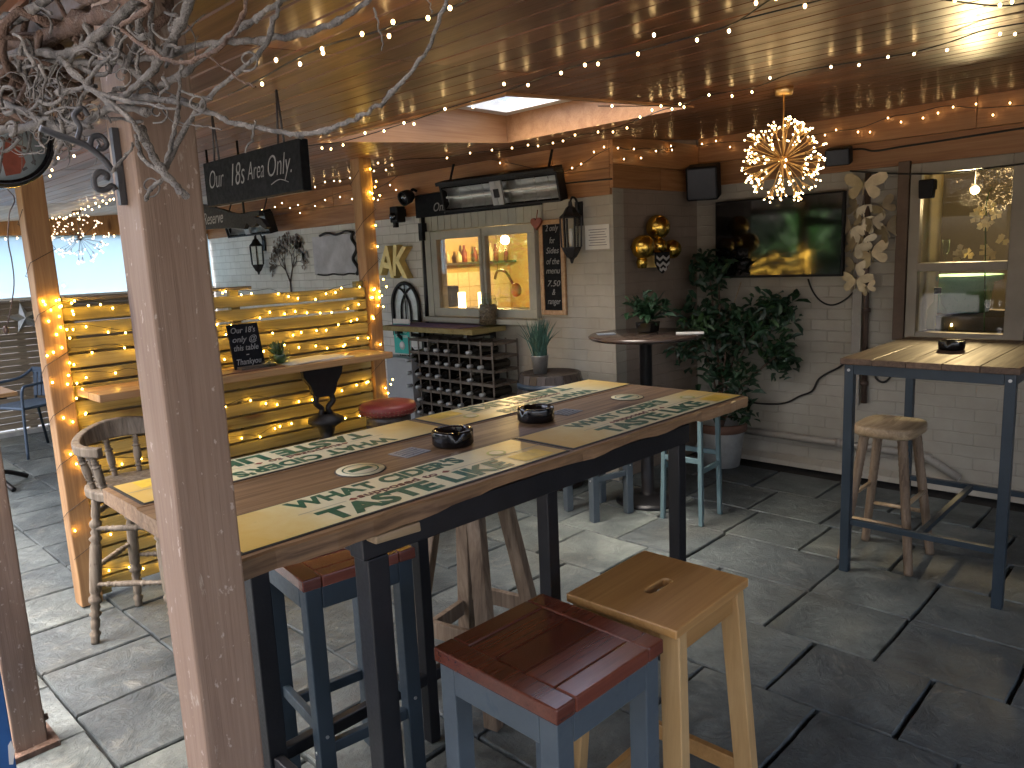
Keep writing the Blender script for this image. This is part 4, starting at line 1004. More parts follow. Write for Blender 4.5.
b = MB(); b.tube([(5.10, 2.95, .215), (5.10, 2.0, .21), (5.10, 1.42, .205), (5.10, 1.36, .19), (5.10, 1.18, .09)], .026, 12)
for y in (2.6, 1.9): b.tube([(5.10, y, .212), (5.10, y+.03, .212)], .03, 12)
tag(b.build('waste_pipe', M['pipe']), 'cream painted pipe running low along the brick wall', 'pipe')
b = MB(); b.tube([(5.12, 1.765, .50), (5.12, 1.785, 1.98)], .018, 10); 
for z in (.62, 1.1): b.tube([(5.12, 1.768, z), (5.12, 1.768, z+.025)], .025, 10)
tag(b.build('wall_conduit', M['pipebrown']), 'brown vertical pipe on the wall below the gold butterflies', 'pipe')
tag(MB().bb((5.118, 1.80, .48), (5.149, 1.86, 1.99)).build('pipe_boxing', M['pipe'], None, .003), 'cream boxed strip beside the brown vertical pipe', 'trim')
tag(MB().tube([(4.07, 4.945, .9), (4.07, 4.93, 1.4), (4.07, 4.915, 1.93)], .017, 10).build('black_downpipe', M['black']), 'thin black downpipe left of the serving hatch', 'pipe')
b = MB(); b.bb((4.03, 4.885, 1.72), (4.095, 4.935, 1.86)); b.bb((4.025, 4.89, 1.735), (4.0295, 4.93, 1.80)); tag(b.build('junction_box', M['blackmatt'], None, .004), 'small black box at the top of the black downpipe', 'box')

# ------------------------------------------------------------------ butterflies
bf = thing('butterfly_ornament', 'cascade of pale gold metal butterflies on the wall right of the television', 'wall ornament', (5.14, 1.8, 1.3))
def butterfly(px, py, w, ang, tilt):
    c = atX(px, py, 5.075+rnd.uniform(-.015, .015)); b = MB(); w *= 1.22
    Rm = Matrix.Rotation(ang, 3, 'X')
    for s in (-1, 1):
        fold = Matrix.Rotation(s*(R_(12)+tilt), 3, 'Z')
        up = [(0, .005), (.25, .26), (.62, .42), (.92, .40), (1.0, .22), (.85, .02), (.55, -.08), (0, -.02)]
        lo = [(0, 0), (.5, -.09), (.72, -.22), (.7, -.42), (.5, -.55), (.28, -.46), (.1, -.2)]
        for poly in (up, lo):
            for dx in (0, -.0016):
                pass
            vs = []
            for dx in (0, -.002):
                for u, v in poly:
                    q = Vector((dx-.03*abs(u)*w, -s*u*w*.5, v*w*.62)); q = fold @ q; vs.append(c+Rm @ q)
            n = len(poly); b.add(vs, [tuple(range(n)), tuple(reversed(range(n, 2*n)))]+[(i, n+i, n+(i+1) % n, (i+1) % n) for i in range(n)])
    b.tube([c+Rm @ Vector((-.004, 0, .12*w)), c+Rm @ Vector((-.004, 0, -.25*w))], .0045, 6)
    b.build('butterfly', M['butterfly'], bf)
for a in ((864, 184, .22, .05, .0), (857, 208, .16, .5, .3), (882, 207, .15, -.6, .35), (886, 229, .18, -.5, .5), (851, 229, .21, .45, .1), (855, 246, .16, .5, .25), (871, 254, .19, -.35, .1), (863, 240, .13, .1, .4), (855, 266, .15, .2, .2), (856, 281, .17, .1, -.1), (867, 288, .10, -.5, .1), (872, 222, .14, -.2, .4), (862, 220, .12, .3, .2)): butterfly(*a)
b = MB(); b.tube(smooth_path([atX(868, 178, 5.105), atX(862, 215, 5.105), atX(868, 250, 5.105), atX(858, 285, 5.105)]), .005, 6)
b.tube([atX(868, 178, 5.105), atX(868, 178, 5.148)], .006, 6); b.tube([atX(858, 280, 5.105), atX(858, 280, 5.148)], .006, 6); b.build('stem', M['pipebrown'], bf)

# ------------------------------------------------------------------ gold globe cluster on return wall
t = thing('globe_ornament', 'cluster of shiny gold globes with a striped black and white shield', 'wall ornament', (4.6, 3.01, 1.6))
for (px, py, r) in ((658, 227, .083), (643, 247, .080), (672, 249, .066), (659, 246, .055)):
    c = atY(px, py, 2.93+(.01 if r < .07 else 0)); b = MB(); b.ball(c, r, 20, 12); b.tube([c+Vector((0, r*.9, 0)), Vector((c.x, 3.018, c.z))], .02, 8); b.build('globe', M['gold'], t)
c = atY(663, 261, 2.89)
sh = [(-.085, .06), (.085, .06), (.085, -.01), (.05, -.055), (0, -.085), (-.05, -.055), (-.085, -.01)]
MB().prism(sh, c+Vector((0, .012, 0)), (1, 0, 0), (0, 0, 1), .012).build('shield', M['blackmatt'], t, .001)
b = MB()
for k in range(3):
    z = .04-k*.042; pts = [(-.08, z), (-.04, z-.02), (0, z), (.04, z-.02), (.08, z)]
    if k == 2: pts = [(-.045, z+.005), (-.022, z-.008), (0, z+.006), (.022, z-.008), (.045, z+.005)]
    pts = pts+[(x, y-.020) for x, y in reversed(pts)]; 
    n = len(pts); oo = c+Vector((0, -.0012, 0)); 
    for i in range(4): b.add([oo+Vector((q[0], 0, q[1])) for q in (pts[i], pts[i+1], pts[n-2-i], pts[n-1-i])], [(3, 2, 1, 0)])
b.build('shield_chevron', M['white'], t)
c2 = atY(642, 262, 2.95); MB().lathe([(0, -.045), (.03, -.04), (.04, .0), (.03, .03), (0, .03)], c2, 12).build('drop', M['gold'], t)
MB().bb((c.x-.06, 2.905, c.z-.04), (c.x+.02, 3.018, c.z+.04)).build('backplate', M['goldletter'], t)

# ------------------------------------------------------------------ heaters
def heater(loc, L, label, rz=0):
    t = thing('patio_heater', label, 'heater', loc, rz, 'infrared heaters hung under the canopy')
    a = R_(-14); Rm = Matrix.Rotation(a, 3, 'Y'); h, d = .20, .09
    b = MB(); w = .016
    for c, s in (((.03, 0, h/2-w/2), (d, L, w)), ((.03, 0, -h/2+w/2), (d, L, w)), ((.07, 0, 0), (.012, L-.001, h-2*w)), ((.03, L/2-w/2, 0), (d-.0005, w, h-2*w)), ((.03, -L/2+w/2, 0), (d-.0005, w, h-2*w)), ((.01, 0, h/2+.014), (d*1.25, L*1.005, .026))): b.box(Rm @ Vector(c), s, Rm)
    b.build('housing', M['blackmatt'], t, .003, local=True)
    b = MB()
    prof = [(.0, .075), (.04, .05), (.058, 0), (.04, -.05), (.0, -.075)]
    L2 = L/2-.022
    vs = [Rm @ Vector((x-.008, y, z)) for y in (-L2, L2) for x, z in prof]; b.add(vs, [(i, i+1, 5+i+1, 5+i) for i in range(4)], True); b.build('reflector', M['steel'], t, local=True)
    b = MB()
    for y0, y1 in ((-L2+.01, -.05), (.05, L2-.01)): b.tube([Rm @ Vector((.012, y0, .005)), Rm @ Vector((.012, y1, .005))], .008, 8)
    b.build('quartz_tube', M['white'], t, local=True)
    b = MB(); b.box(Rm @ Vector((-.004, 0, 0)), (.02, .1, h-2*w-.002), Rm); b.build('centre_plate', M['greybox'], t, .002, local=True)
    b = MB(); b.box(Rm @ Vector((-.016, 0, 0)), (.006, .045, .06), Rm); b.build('centre_badge', M['blackmatt'], t, local=True)
    for y in (-L*.42, L*.42): b = MB(); b.beam(Rm @ Vector((.03, y, h/2+.02)), (.05, y, cz(loc[0]-.06)-loc[2]+.003), .018, .006, (1, 0, 0)); b.build('hanger', M['blackmatt'], t, local=True)
    b = MB()
    for k in range(9): MB().tube([Rm @ Vector((-.016, -L2+.05+k*(2*L2-.1)/8, -.08)), Rm @ Vector((-.016, -L2+.05+k*(2*L2-.1)/8, .08))], .0016, 4).build('guard_wire', M['steel'], t, local=True)
heater((3.90, 3.87, 2.005), 1.06, 'long black infrared heater hung in front of the serving hatch', R_(6))
heater((3.78, 7.35, 1.985), .9, 'infrared heater seen end on beyond the pointing hand sign')

# ------------------------------------------------------------------ hatch wall fittings
def frame_yz(b, X, y0, y1, z0, z1, w, th):
    b.bb((X-th, y0, z0), (X, y0+w, z1)); b.bb((X-th, y1-w, z0), (X, y1, z1)); b.bb((X-th, y0+w, z0), (X, y1-w, z0+w)); b.bb((X-th, y0+w, z1-w), (X, y1-w, z1)); return b
# long black board behind the heater
t = thing('long_chalkboard', 'long black board behind the heater above the serving hatch', 'sign', (4.06, 4.28, 1.9))
MB().bb((4.05, 3.60, 1.905), (4.069, 4.98, 2.085)).build('board', M['slate'], t, .003)
MB().bb((4.069, 3.7, 2.0), (4.0715, 4.9, 2.05)).build('batten', M['brownstrip'], t)
p = atX(440, 207, 4.049); text('Only', .095, (4.0495, p.y, p.z), YN, ZP, M['chalk'], t, 'chalk_lettering', .0006, .0003, .35)
# framed chalkboard
t = thing('framed_chalkboard', 'tall orange framed chalkboard listing side prices right of the hatch', 'sign', (4.09, 3.55, 1.13), 0)
y0, y1, z0, z1 = 3.425, 3.655, 1.135, 1.80
frame_yz(MB(), 4.097, y0, y1, z0, z1, .033, .022).build('frame', M['shelfw'], t, .003)
MB().bb((4.082, y0+.0335, z0+.0335), (4.094, y1-.0335, z1-.0335)).build('board', M['slate'], t)
ym = (y0+y1)/2
for q, s_, w in ((.585, '2 only', .12), (.50, 'for', .05), (.43, 'Sides', .12), (.355, 'of the', .12), (.29, 'menu', .13), (.20, '7.50', .12), (.14, '&', .03), (.075, 'ranger', .12)):
    text(s_, .06, (4.0815, ym, z0+q+.02), YN, ZP, M['chalk'], t, 'chalk_lettering', .0003, .0003, .3, width=w)
# lanterns
def lantern(loc, label):
    t = thing('wall_lantern', label, 'lantern', loc, 0, 'black wall lanterns')
    n = 6
    MB().lathe([(0, .20), (.012, .20), (.016, .17), (.03, .16), (.05, .125), (.078, .10), (.074, .092), (0, .092)], n=n, smooth=False).build('roof', M['iron'], t, local=True)
    MB().lathe([(0, -.10), (.066, -.10), (.066, -.108), (.06, -.12), (.034, -.165), (.015, -.18), (.008, -.205), (0, -.21)][::-1], n=n, smooth=False).build('base', M['iron'], t, local=True)
    b = MB()
    for k in range(n):
        a = 2*math.pi*k/n; b.beam((.066*math.cos(a), .066*math.sin(a), -.10), (.072*math.cos(a), .072*math.sin(a), .092), .01, .01)
    b.build('frame', M['iron'], t, local=True)
    MB().lathe([(.056, -.099), (.061, .091)], n=n, smooth=False).build('glass', M['pane'], t, local=True)
    MB().lathe([(0, -.099), (.014, -.099), (.014, .02), (0, .025)], n=10).build('candle_tube', M['white'], t, local=True)
    b = MB(); b.tube(smooth_path([(0, 0, .19), (.02, 0, .225), (.06, 0, .215), (.085, 0, .15)]), .008, 6); b.box((.091, 0, .12), (.012, .06, .16)); b.build('wall_arm', M['iron'], t, local=True)
    return t
p = atX(571, 232, 4.0); L1 = lantern((4.0, p.y, p.z), 'black six sided lantern hung beside the framed chalkboard')
p = atX(257, 255, 4.0); dup(L1, (4.0, p.y, p.z), None, 'black lantern on the far white brick wall left of the metal tree')
# paper notice
t = thing('paper_notice', 'square white printed notice on the brick corner by the lantern', 'notice', (4.09, 3.15, 1.66))
MB().bb((4.0935, 3.05, 1.58), (4.0985, 3.25, 1.74)).build('sheet', M['paper'], t)
b = MB()
for k in range(7): b.bb((4.0925, 3.07+.008*(k % 3), 1.605+k*.017), (4.0934, 3.22-.01*(k % 2), 1.609+k*.017))
b.build('printed_lines', M['ink'], t)
# heart ornament
p = atX(536, 223, 4.05); b = MB(); hp = [(.05*math.sin(a)**3, .05*(13*math.cos(a)-5*math.cos(2*a)-2*math.cos(3*a)-math.cos(4*a))/17) for a in [k*6.283/22 for k in range(22)]]
b.prism(hp, (4.045, p.y, p.z), (0, 1, 0), (0, 0, 1), .02); b.tube([(4.055, p.y, p.z+.03), (4.07, p.y, p.z+.08), (4.09, p.y+.02, p.z+.1)], .003, 5); tag(b.build('heart_ornament', M['redbrown']), 'small red heart hanging at the top right corner of the hatch', 'ornament')
# hatch counter, jar, runner
t = thing('hatch_counter', 'small wooden counter bracketed below the serving hatch', 'counter', (4.0, 4.55, 1.0))
b = MB(); b.bb((3.73, 4.03, 1.005), (3.905, 5.12, 1.045)); b.bb((3.908, 4.03, 1.007), (4.085, 5.12, 1.045)); b.build('plank', M['slat'], t, .004)
for y in (4.16, 5.0):
    b = MB(); b.bb((4.055, y-.018, .50), (4.085, y+.018, 1.0045)); b.bb((3.78, y-.018, .975), (4.055, y+.018, 1.0045)); b.beam((3.80, y, .97), (4.06, y, .70), .022, .022, (0, 1, 0)); b.bb((4.02, y-.03, .47), (4.09, y+.03, .50)); b.build('bracket', M['black'], t, .002)
b = MB(); b.box((3.9, 4.62, 1.0475), (.26, .86, .004)); tag(b.build('bar_runner', M['purple']), 'purple cloth runner on the hatch counter', 'runner')
p = atZ(488, 317, 1.05); p = Vector((3.98, atX(488, 310, 3.98).y, 1.05))
t = thing('jar', 'glass jar full of brown corks on the hatch counter', 'jar', p)
MB().lathe([(0, 0), (.066, 0), (.072, .01), (.072, .18), (.06, .2), (.058, .2), (.069, .18), (.068, .012), (0, .006)], p, 24).build('glass', M['glass'], t)
b = MB(); b.lathe([(0, .008), (.060, .012), (.062, .15), (.05, .16), (0, .158)], p, 20)
for k in range(150):
    a = rnd.uniform(0, 6.28); b.box(p+Vector((.058*math.cos(a), .058*math.sin(a), rnd.uniform(.02, .155))), (.014, .012, .022), Euler((rnd.uniform(0, 3), rnd.uniform(0, 3), a)).to_matrix())
b.build('corks', M['nuts'], t)
MB().lathe([(0, .201), (.064, .201), (.066, .214), (.058, .226), (.02, .23), (.018, .245), (0, .247)], p, 24).build('lid', M['glass'], t)
# wine rack under the counter
t = thing('wine_rack', 'large wooden and wire bottle rack under the hatch counter', 'rack', (3.93, 4.45, 0))
X0, X1, Y0, Y1, Zt = 3.80, 4.06, 3.90, 4.86, .955
rows, cols = 9, 8; dz = Zt/rows; dy = (Y1-Y0)/cols
b = MB()
for r in range(rows+1):
    z = .02+r*(Zt-.04)/rows
    for x in (X0, X1-.02): b.bb((x, Y0, z-.011), (x+.02, Y1, z+.011))
for c in range(cols+1):
    y = Y0+c*dy
    for r in range(rows+1):
        z = .02+r*(Zt-.04)/rows; b.bb((X0+.0205, y-.009, z-.009), (X1-.0205, y+.009, z+.009))
b.build('slats', M['rack'], t, .0015)
b = MB()
for c in range(cols+1):
    y = Y0+c*dy
    for x in (X0-.003, X1+.003): b.bb((x-.0015, y-.008, 0), (x+.0015, y+.008, Zt))
b.build('metal_strips', M['rack'], t)
bt = None
r2 = random.Random(3); first = None
for r in range(rows):
    for c in range(cols):
        if r2.random() < .24: continue
        y = Y0+(c+.5)*dy; z = .02+(r+.42)*(Zt-.04)/rows
        if first is None:
            o = thing('wine_bottle', 'dark wine bottle lying in the bottle rack, neck towards the courtyard', 'bottle', (X0, y, z), 0, 'bottles lying in the rack')
            mt = Matrix.Rotation(R_(90), 3, 'Y')
            MB().lathe([(0, .215), (.036, .21), (.038, .19), (.038, .03), (.03, .0), (.014, -.03), (.0135, -.075), (0, -.075)][::-1], (0, 0, 0), 12, mt).build('glass', M['bottle'], o, local=True)
            MB().lathe([(0, -.0865), (.0155, -.086), (.0155, -.05), (.0142, -.045)], (0, 0, 0), 10, mt).build('capsule', M['zinc'], o, local=True)
            first = o
        else: dup(first, (X0+r2.uniform(-.012, .006), y, z))
# sanitiser stand and bin, blue box
yA, yB = atX(388, 385, 3.75).y, atX(413, 385, 3.75).y
zA = atX(400, 360, 3.75).z
t = thing('steel_bin', 'pale grey steel cabinet standing by the right end of the fence', 'cabinet', (3.85, (yA+yB)/2, 0))
MB().bb((3.75, yB, .012), (3.98, yA, zA)).build('body', M['greybox'], t, .006); MB().bb((3.77, yB+.02, 0), (3.96, yA-.02, .012)).build('plinth', M['blackmatt'], t); MB().bb((3.74, yB-.008, zA), (3.99, yA+.008, zA+.02)).build('lid', M['greybox'], t, .005)
c = atX(403, 338, 3.84); t = thing('sanitiser_sign', 'teal sanitiser sign on a short stand on the grey steel cabinet', 'sign', (3.84, c.y, zA+.021))
y0, y1 = atX(410.5, 340, 3.84).y, atX(394.5, 340, 3.84).y; zt_, zb_ = atX(402, 319, 3.84).z, atX(402, 361, 3.84).z
MB().bb((3.838, y0, max(zb_, zA+.03)), (3.848, y1, zt_)).build('panel', M['white'], t, .001)
MB().bb((3.8355, y0+.003, max(zb_, zA+.03)+.01), (3.8378, y1-.003, zt_-.04)).build('teal_face', M['teal'], t)
MB().bb((3.835, c.y-.05, zA+.0205), (3.86, c.y+.05, zA+.0295)).build('foot', M['blackmatt'], t)
text('HAND', .05, (3.8352, (y0+y1)/2, zt_-.10), YN, ZP, M['white'], t, 'sign_lettering', .0008, .0002, width=(y1-y0)*.66)
text('SANITISER', .03, (3.8352, (y0+y1)/2, zt_-.145), YN, ZP, M['white'], t, 'sign_lettering', .0004, .0002, width=(y1-y0)*.76)
b = MB(); b.lathe([(0, 0), (.035, 0), (.035, .002), (0, .002)], (3.8352, (y0+y1)/2, zt_-.22), 18, Matrix.Rotation(R_(-90), 3, 'Y')); b.build('hand_badge', M['white'], t)
text('STATION', .03, (3.8352, (y0+y1)/2, zb_+.05), YN, ZP, M['white'], t, 'sign_lettering', .0004, .0002, width=(y1-y0)*.6)
p = atX(424, 371, 4.0); t = thing('socket_box', 'dark navy outdoor socket box on the white wall beside the bottle rack', 'box', (4.05, p.y, p.z-.08))
MB().bb((3.99, p.y-.11, p.z-.08), (4.098, p.y+.11, p.z+.05)).build('body', M['bluebox'], t, .012); MB().bb((3.975, p.y-.10, p.z+.02), (4.06, p.y+.10, p.z+.075)).build('cover', M['bluebox'], t, .012)
# gold letters
for ch, px, py, hgt, rot_, lb in (('A', 388, 263, .36, 8, 'big gold letter A hung on the white brick wall'), ('K', 401, 263, .36, 8, 'big gold letter K hung on the white brick wall')):
    p = atX(px, py, 4.05); t = thing('gold_letter', lb, 'letter', (4.08, p.y, p.z), 0, 'gold letters on the wall')
    a = R_(rot_); xd = Vector((0, -math.cos(a), -math.sin(a))); yd = Vector((0, -math.sin(a), math.cos(a)))
    text(ch, hgt, (4.062, p.y, p.z), xd, yd, M['goldletter'], t, 'letter_face', .008, .034, width=.235 if ch == 'A' else .205)
# arched mirror
t = thing('arched_mirror', 'black gothic arched mirror on the wall above the sanitiser sign', 'mirror', (4.08, 5.26, .95))
y0, y1 = atX(420, 320, 4.08).y, atX(394, 320, 4.08).y; zt_ = atX(405, 283, 4.08).z; zb_ = .93; yc = (y0+y1)/2; hw_ = (y1-y0)/2; zs = zt_-hw_*1.1
def arch(hw, zb, zs, zt, n=9): return [(-hw, zb), (hw, zb)]+[(hw*math.cos(a), zs+(zt-zs)*math.sin(a)) for a in [k*math.pi/(2*n) for k in range(n)]]+[(0, zt)]+[(-hw*math.cos(a), zs+(zt-zs)*math.sin(a)) for a in reversed([k*math.pi/(2*n) for k in range(n)])]
MB().prism(arch(hw_-.01, zb_, zs, zt_-.01), (4.086, yc, 0), (0, 1, 0), (0, 0, 1), .008).build('glass', M['steel'], t)
b = MB(); oa = arch(hw_, zb_, zs, zt_); pts = [(4.076, yc+y, z) for y, z in oa]; b.tube(pts+[pts[0]], .016, 6)
for s in (-1, 1): b.tube(smooth_path([(4.076, yc+s*hw_*.33, zb_), (4.076, yc+s*hw_*.33, zs), (4.076, yc-s*hw_*.1, zs+(zt_-zs)*.62), (4.076, yc-s*hw_*.5, zs+(zt_-zs)*.8)]), .008, 6)
b.tube([(4.076, yc-hw_, zb_+(zs-zb_)*.5), (4.076, yc+hw_, zb_+(zs-zb_)*.5)], .007, 6); b.tube([(4.076, yc, zb_), (4.076, yc, zt_)], .006, 6); b.build('frame', M['iron'], t)
# ornate framed plaque
t = thing('wall_plaque', 'greyish plaque with a wavy black iron edge on the white brick wall', 'plaque', (4.09, 6.3, 1.67))
y0, y1 = atX(354, 255, 4.07).y, atX(312, 255, 4.07).y; z0, z1 = atX(333, 274, 4.07).z, atX(333, 235, 4.07).z
MB().bb((4.082, y0, z0), (4.097, y1, z1)).build('panel', plain('mottled plaque', (.55, .54, .57), .6, 0, .3, 5, .2), t, .006)
b = MB(); pts = []; 
for k in range(13): u = k/12; pts.append((4.075, y0-.012+.035*math.sin(u*12.5), z1+.01-(z1-z0+.02)*u))
b.tube(smooth_path(pts, 3), .017, 6); b.tube(smooth_path([(4.075, y0+.02+(y1-y0)*k/8, z1+.012+.012*math.sin(k*1.7)) for k in range(7)], 3), .011, 6); b.tube(smooth_path([(4.075, y0+.02+(y1-y0)*k/8, z0-.006+.006*math.sin(k*2)) for k in range(8)], 3), .008, 6); b.build('iron_edge', M['iron'], t)
# metal tree wall art
t = thing('metal_tree', 'brown metal tree of life ornament on the white brick wall behind the fence', 'wall ornament', (4.08, 7.15, 1.3))
b = MB(); c = atX(290, 288, 4.075); top = atX(286, 243, 4.075); H_ = top.z-c.z+.1; r3 = random.Random(4); leaf = MB()
def grow(p, d, L, r, k):
    q = p+d*L; b.tube([p, q], [r, r*.7], 5)
    if k == 0 or L < .05:
        for _ in range(4):
            o = q+Vector((-.004, r3.uniform(-.05, .05), r3.uniform(-.04, .05))); leaf.box(o, (.003, .034, .02), Matrix.Rotation(r3.uniform(0, 3), 3, 'X'))
        return
    for s in (-1, 0, 1):
        if s == 0 and k % 2: continue
        a = s*r3.uniform(.35, .75)+r3.uniform(-.1, .1); dd = Vector((0, d.y*math.cos(a)-d.z*math.sin(a), d.y*math.sin(a)+d.z*math.cos(a))); grow(q, dd, L*r3.uniform(.66, .82), r*.68, k-1)
grow(Vector((4.085, c.y, c.z-.14)), Vector((0, 0, 1)), .2, .013, 5)
b.build('branches', M['pipebrown'], t); leaf.build('leaves', plain('brown metal leaf', (.22, .15, .10), .4, .5), t)
# flood lights / cameras by post
def flood(loc, label, s=1):
    t = thing('flood_light', label, 'spotlight', loc)
    b = MB(); b.lathe([(0, .05), (.04, .05), (.055, .02), (.06, -.05), (.052, -.05), (.045, -.03), (0, -.03)], (0, 0, 0), 16, Matrix.Rotation(R_(70), 3, 'Y')); b.build('head', M['blackmatt'], t, local=True)
    MB().lathe([(0, -.044), (.05, -.044), (.05, -.04), (0, -.04)], (0, 0, 0), 16, Matrix.Rotation(R_(70), 3, 'Y')).build('lens', M['screen'], t, local=True)
    b = MB(); b.tube(smooth_path([(.03, 0, .02), (.06, 0, .06), (4.071-loc[0], 0, .05)]), .012, 8); b.build('arm', M['blackmatt'], t, local=True)
p = atX(407, 197, 3.97); flood((3.97, p.y, p.z), 'round black spotlight on the beam right of the golden post, the upper one')
p = atX(398, 214, 4.0); t = thing('wall_camera', 'small black boxy camera on the beam just below the round spotlight', 'camera', (4.0, p.y, p.z))
MB().bb((3.95, p.y-.05, p.z-.07), (4.04, p.y+.05, p.z+.06)).build('body', M['blackmatt'], t, .008); MB().lathe([(0, -.02), (.03, -.02), (.03, .02), (0, .02)], (3.95, p.y, p.z-.02), 14, Matrix.Rotation(R_(90), 3, 'Y')).build('lens', M['screen'], t); MB().bb((4.04, p.y-.02, p.z-.02), (4.071, p.y+.02, p.z+.04)).build('mount', M['blackmatt'], t); MB().bb((3.955, p.y-.02, p.z-.11), (3.985, p.y+.02, p.z-.0705)).build('sensor', M['blackmatt'], t)
# speakers
def speaker(c, s, label, face):
    t = thing('loudspeaker', label, 'speaker', c, 0, 'black loudspeakers under the beam')
    w, d, h = s; Rm = Matrix.Rotation(face, 3, 'Z') @ Matrix.Rotation(R_(-14), 3, 'Y')
    b = MB(); b.box((0, 0, 0), (d, w, h), Rm); b.build('cabinet', M['blackmatt'], t, .012, local=True)
    b = MB(); b.box(Rm @ Vector((-d/2-.003, 0, 0)), (.006, w*.88, h*.9), Rm); b.build('grille', M['black'], t, .003, local=True)
    return t, Rm
p = atX(705, 182, 5.0); t, Rm = speaker((4.98, p.y, p.z), (.22, .17, .235), 'larger black loudspeaker in the wall corner left of the television', R_(20))
b = MB(); b.tube([Rm @ Vector((.08, 0, .03)), (5.121-4.98, .0, .03)], .015, 8); b.build('bracket', M['blackmatt'], t, local=True)
p = atX(837, 156, 5.0); t, Rm = speaker((5.03, p.y, p.z), (.15, .1, .105), 'smaller black loudspeaker on the beam above the right of the television', R_(10))
b = MB(); b.tube([Rm @ Vector((.045, 0, .0)), (5.121-5.03, .0, .02)], .012, 8); b.build('bracket', M['blackmatt'], t, local=True)

FZ = lambda l, X: smooth_path([atX(x, y, X) for x, y in l])
tag(MB().tube(FZ([(848, 150), (862, 149), (875, 151), (900, 147), (940, 141), (985, 134), (1030, 127)], 5.112), .006, 6).build('beam_cable', M['cable']), 'black cable along the beam right of the smaller loudspeaker', 'cable')
tag(MB().tube(FZ([(850, 171), (880, 173), (920, 174), (960, 172), (990, 168), (1030, 163)], 5.085), .005, 6).build('wall_cable', M['cable']), 'black cable slung along the wall above the sash window', 'cable')
tag(MB().tube(FZ([(506, 190), (530, 188), (560, 184), (590, 181), (612, 179)], 4.06), .005, 6).build('beam_cable', M['cable']), 'black cable along the beam above the lantern right of the heater', 'cable')
p = atX(928, 189, 5.04); t = thing('security_light', 'small black security light at the top left of the sash window', 'spotlight', (5.04, p.y, p.z))
MB().leg((5.02, p.y, p.z-.055), (5.03, p.y, p.z+.055), .06, .07, .075, .085).build('head', M['blackmatt'], t, .008); MB().bb((5.055, p.y-.02, p.z+.0), (5.148, p.y+.02, p.z+.05)).build('mount', M['blackmatt'], t)
# barrel and grass pot
t = thing('dark_barrel', 'dark barrel standing against the brick corner behind the long table', 'barrel', (3.80, 3.35, 0))
prof = [(0, 0), (.2, 0), (.205, .02), (.245, .21), (.262, .39), (.245, .57), (.21, .745), (.205, .775), (.19, .775), (.19, .76), (0, .76)]
n = 22; vs = []; b = MB()
for j in range(n):
    a0, a1 = 2*math.pi*j/n+.008, 2*math.pi*(j+1)/n-.008; k0 = len(prof)-3
    vs = []
    for r, z in prof[1:8]: vs += [(3.8+r*math.cos(a0), 3.35+r*math.sin(a0), z), (3.8+r*math.cos(a1), 3.35+r*math.sin(a1), z)]
    b.add(vs, [(i*2, i*2+1, i*2+3, i*2+2) for i in range(6)], True)
b.build('staves', M['barrel'], t)
MB().lathe([(0, .755), (.198, .755), (.198, .776), (.188, .776), (.188, .76), (0, .76)], (3.8, 3.35, 0), 32).build('head', M['barrel'], t)
b = MB()
for z, r in ((.06, .217), (.21, .2465), (.56, .2485), (.70, .2235)): b.lathe([(r+.001, z-.018), (r+.005, z-.018), (r+.003, z+.018), (r-.001, z+.018)], (3.8, 3.35, 0), 32)
b.build('hoops', M['bluebox'], t)
p = atX(541, 372, 3.83); t = thing('grass_pot', 'spiky green grass plant in a zinc pot on the dark barrel', 'plant', (3.78, 3.42, .761))
gx, gy = 3.80, 3.44; t.location = (gx, gy, .761); MW[t] = Matrix.Translation((gx, gy, .761))
MB().lathe([(0, 0), (.045, 0), (.06, .12), (.063, .125), (.057, .125), (.05, .11), (0, .105)], (gx, gy, .762), 20).build('pot', M['zinc'], t)
b = MB()
for k in range(150):
    a = rnd.uniform(0, 6.28); o = abs(rnd.gauss(0, .24)); L = rnd.uniform(.17, .31); q = Vector((gx+rnd.uniform(-.035, .035), gy+rnd.uniform(-.035, .035), .87))
    d = Vector((math.cos(a)*math.sin(o), math.sin(a)*math.sin(o), math.cos(o))); s = d.cross(Vector((rnd.random(), rnd.random(), .1))).normalized()*.0032; dr = Vector((d.x, d.y, -.3))*L*.18
    b.add([q-s, q+s, q+d*L*.6+s, q+d*L*.6-s, q+d*L+dr], [(0, 1, 2, 3), (3, 2, 4)])
b.build('blades', M['grassleaf'], t)

# ------------------------------------------------------------------ hanging chalk signs
t = thing('hanging_chalkboard', 'long black chalkboard hung on hooks reading Our 18s Area Only', 'sign', (1.21, 2.28, 1.76))
X = 1.20; ya, yb = atX(205, 185, X).y, atX(301, 165, X).y; z1 = 1.912; z0 = 1.768
MB().bb((X, yb, z0), (X+.03, ya, z1)).build('board', M['slate'], t, .003)
ym = (ya+yb)/2; L = ya-yb
for s_, u, w, sz in (('Our', .13, .17, .085), ('18s', .37, .15, .10), ('Area', .57, .17, .08), ('Only.', .80, .22, .09)):
    text(s_, sz, (X-.0006, ya-L*u, (z0+z1)/2+.01), YN, ZP, M['chalk'], t, 'chalk_lettering', -.0012, .0003, .38, width=L*w)
b = MB(); b.tube(smooth_path([(X-.001, ya-L*.72, z0+.032), (X-.001, ya-L*.8, z0+.042), (X-.001, ya-L*.88, z0+.03)]), .0015, 4); b.build('chalk_underline', M['chalk'], t)
for u in (.12, .80):
    y = ya-L*u; b = MB()
    for s in (-1, 1): b.tube([(X+.015, y+s*.018, z1-.002), (X+.015, y, cz(X+.015)+.003)], .0035, 5)
    b.build('hook_wire', M['bracketgrey'], t)
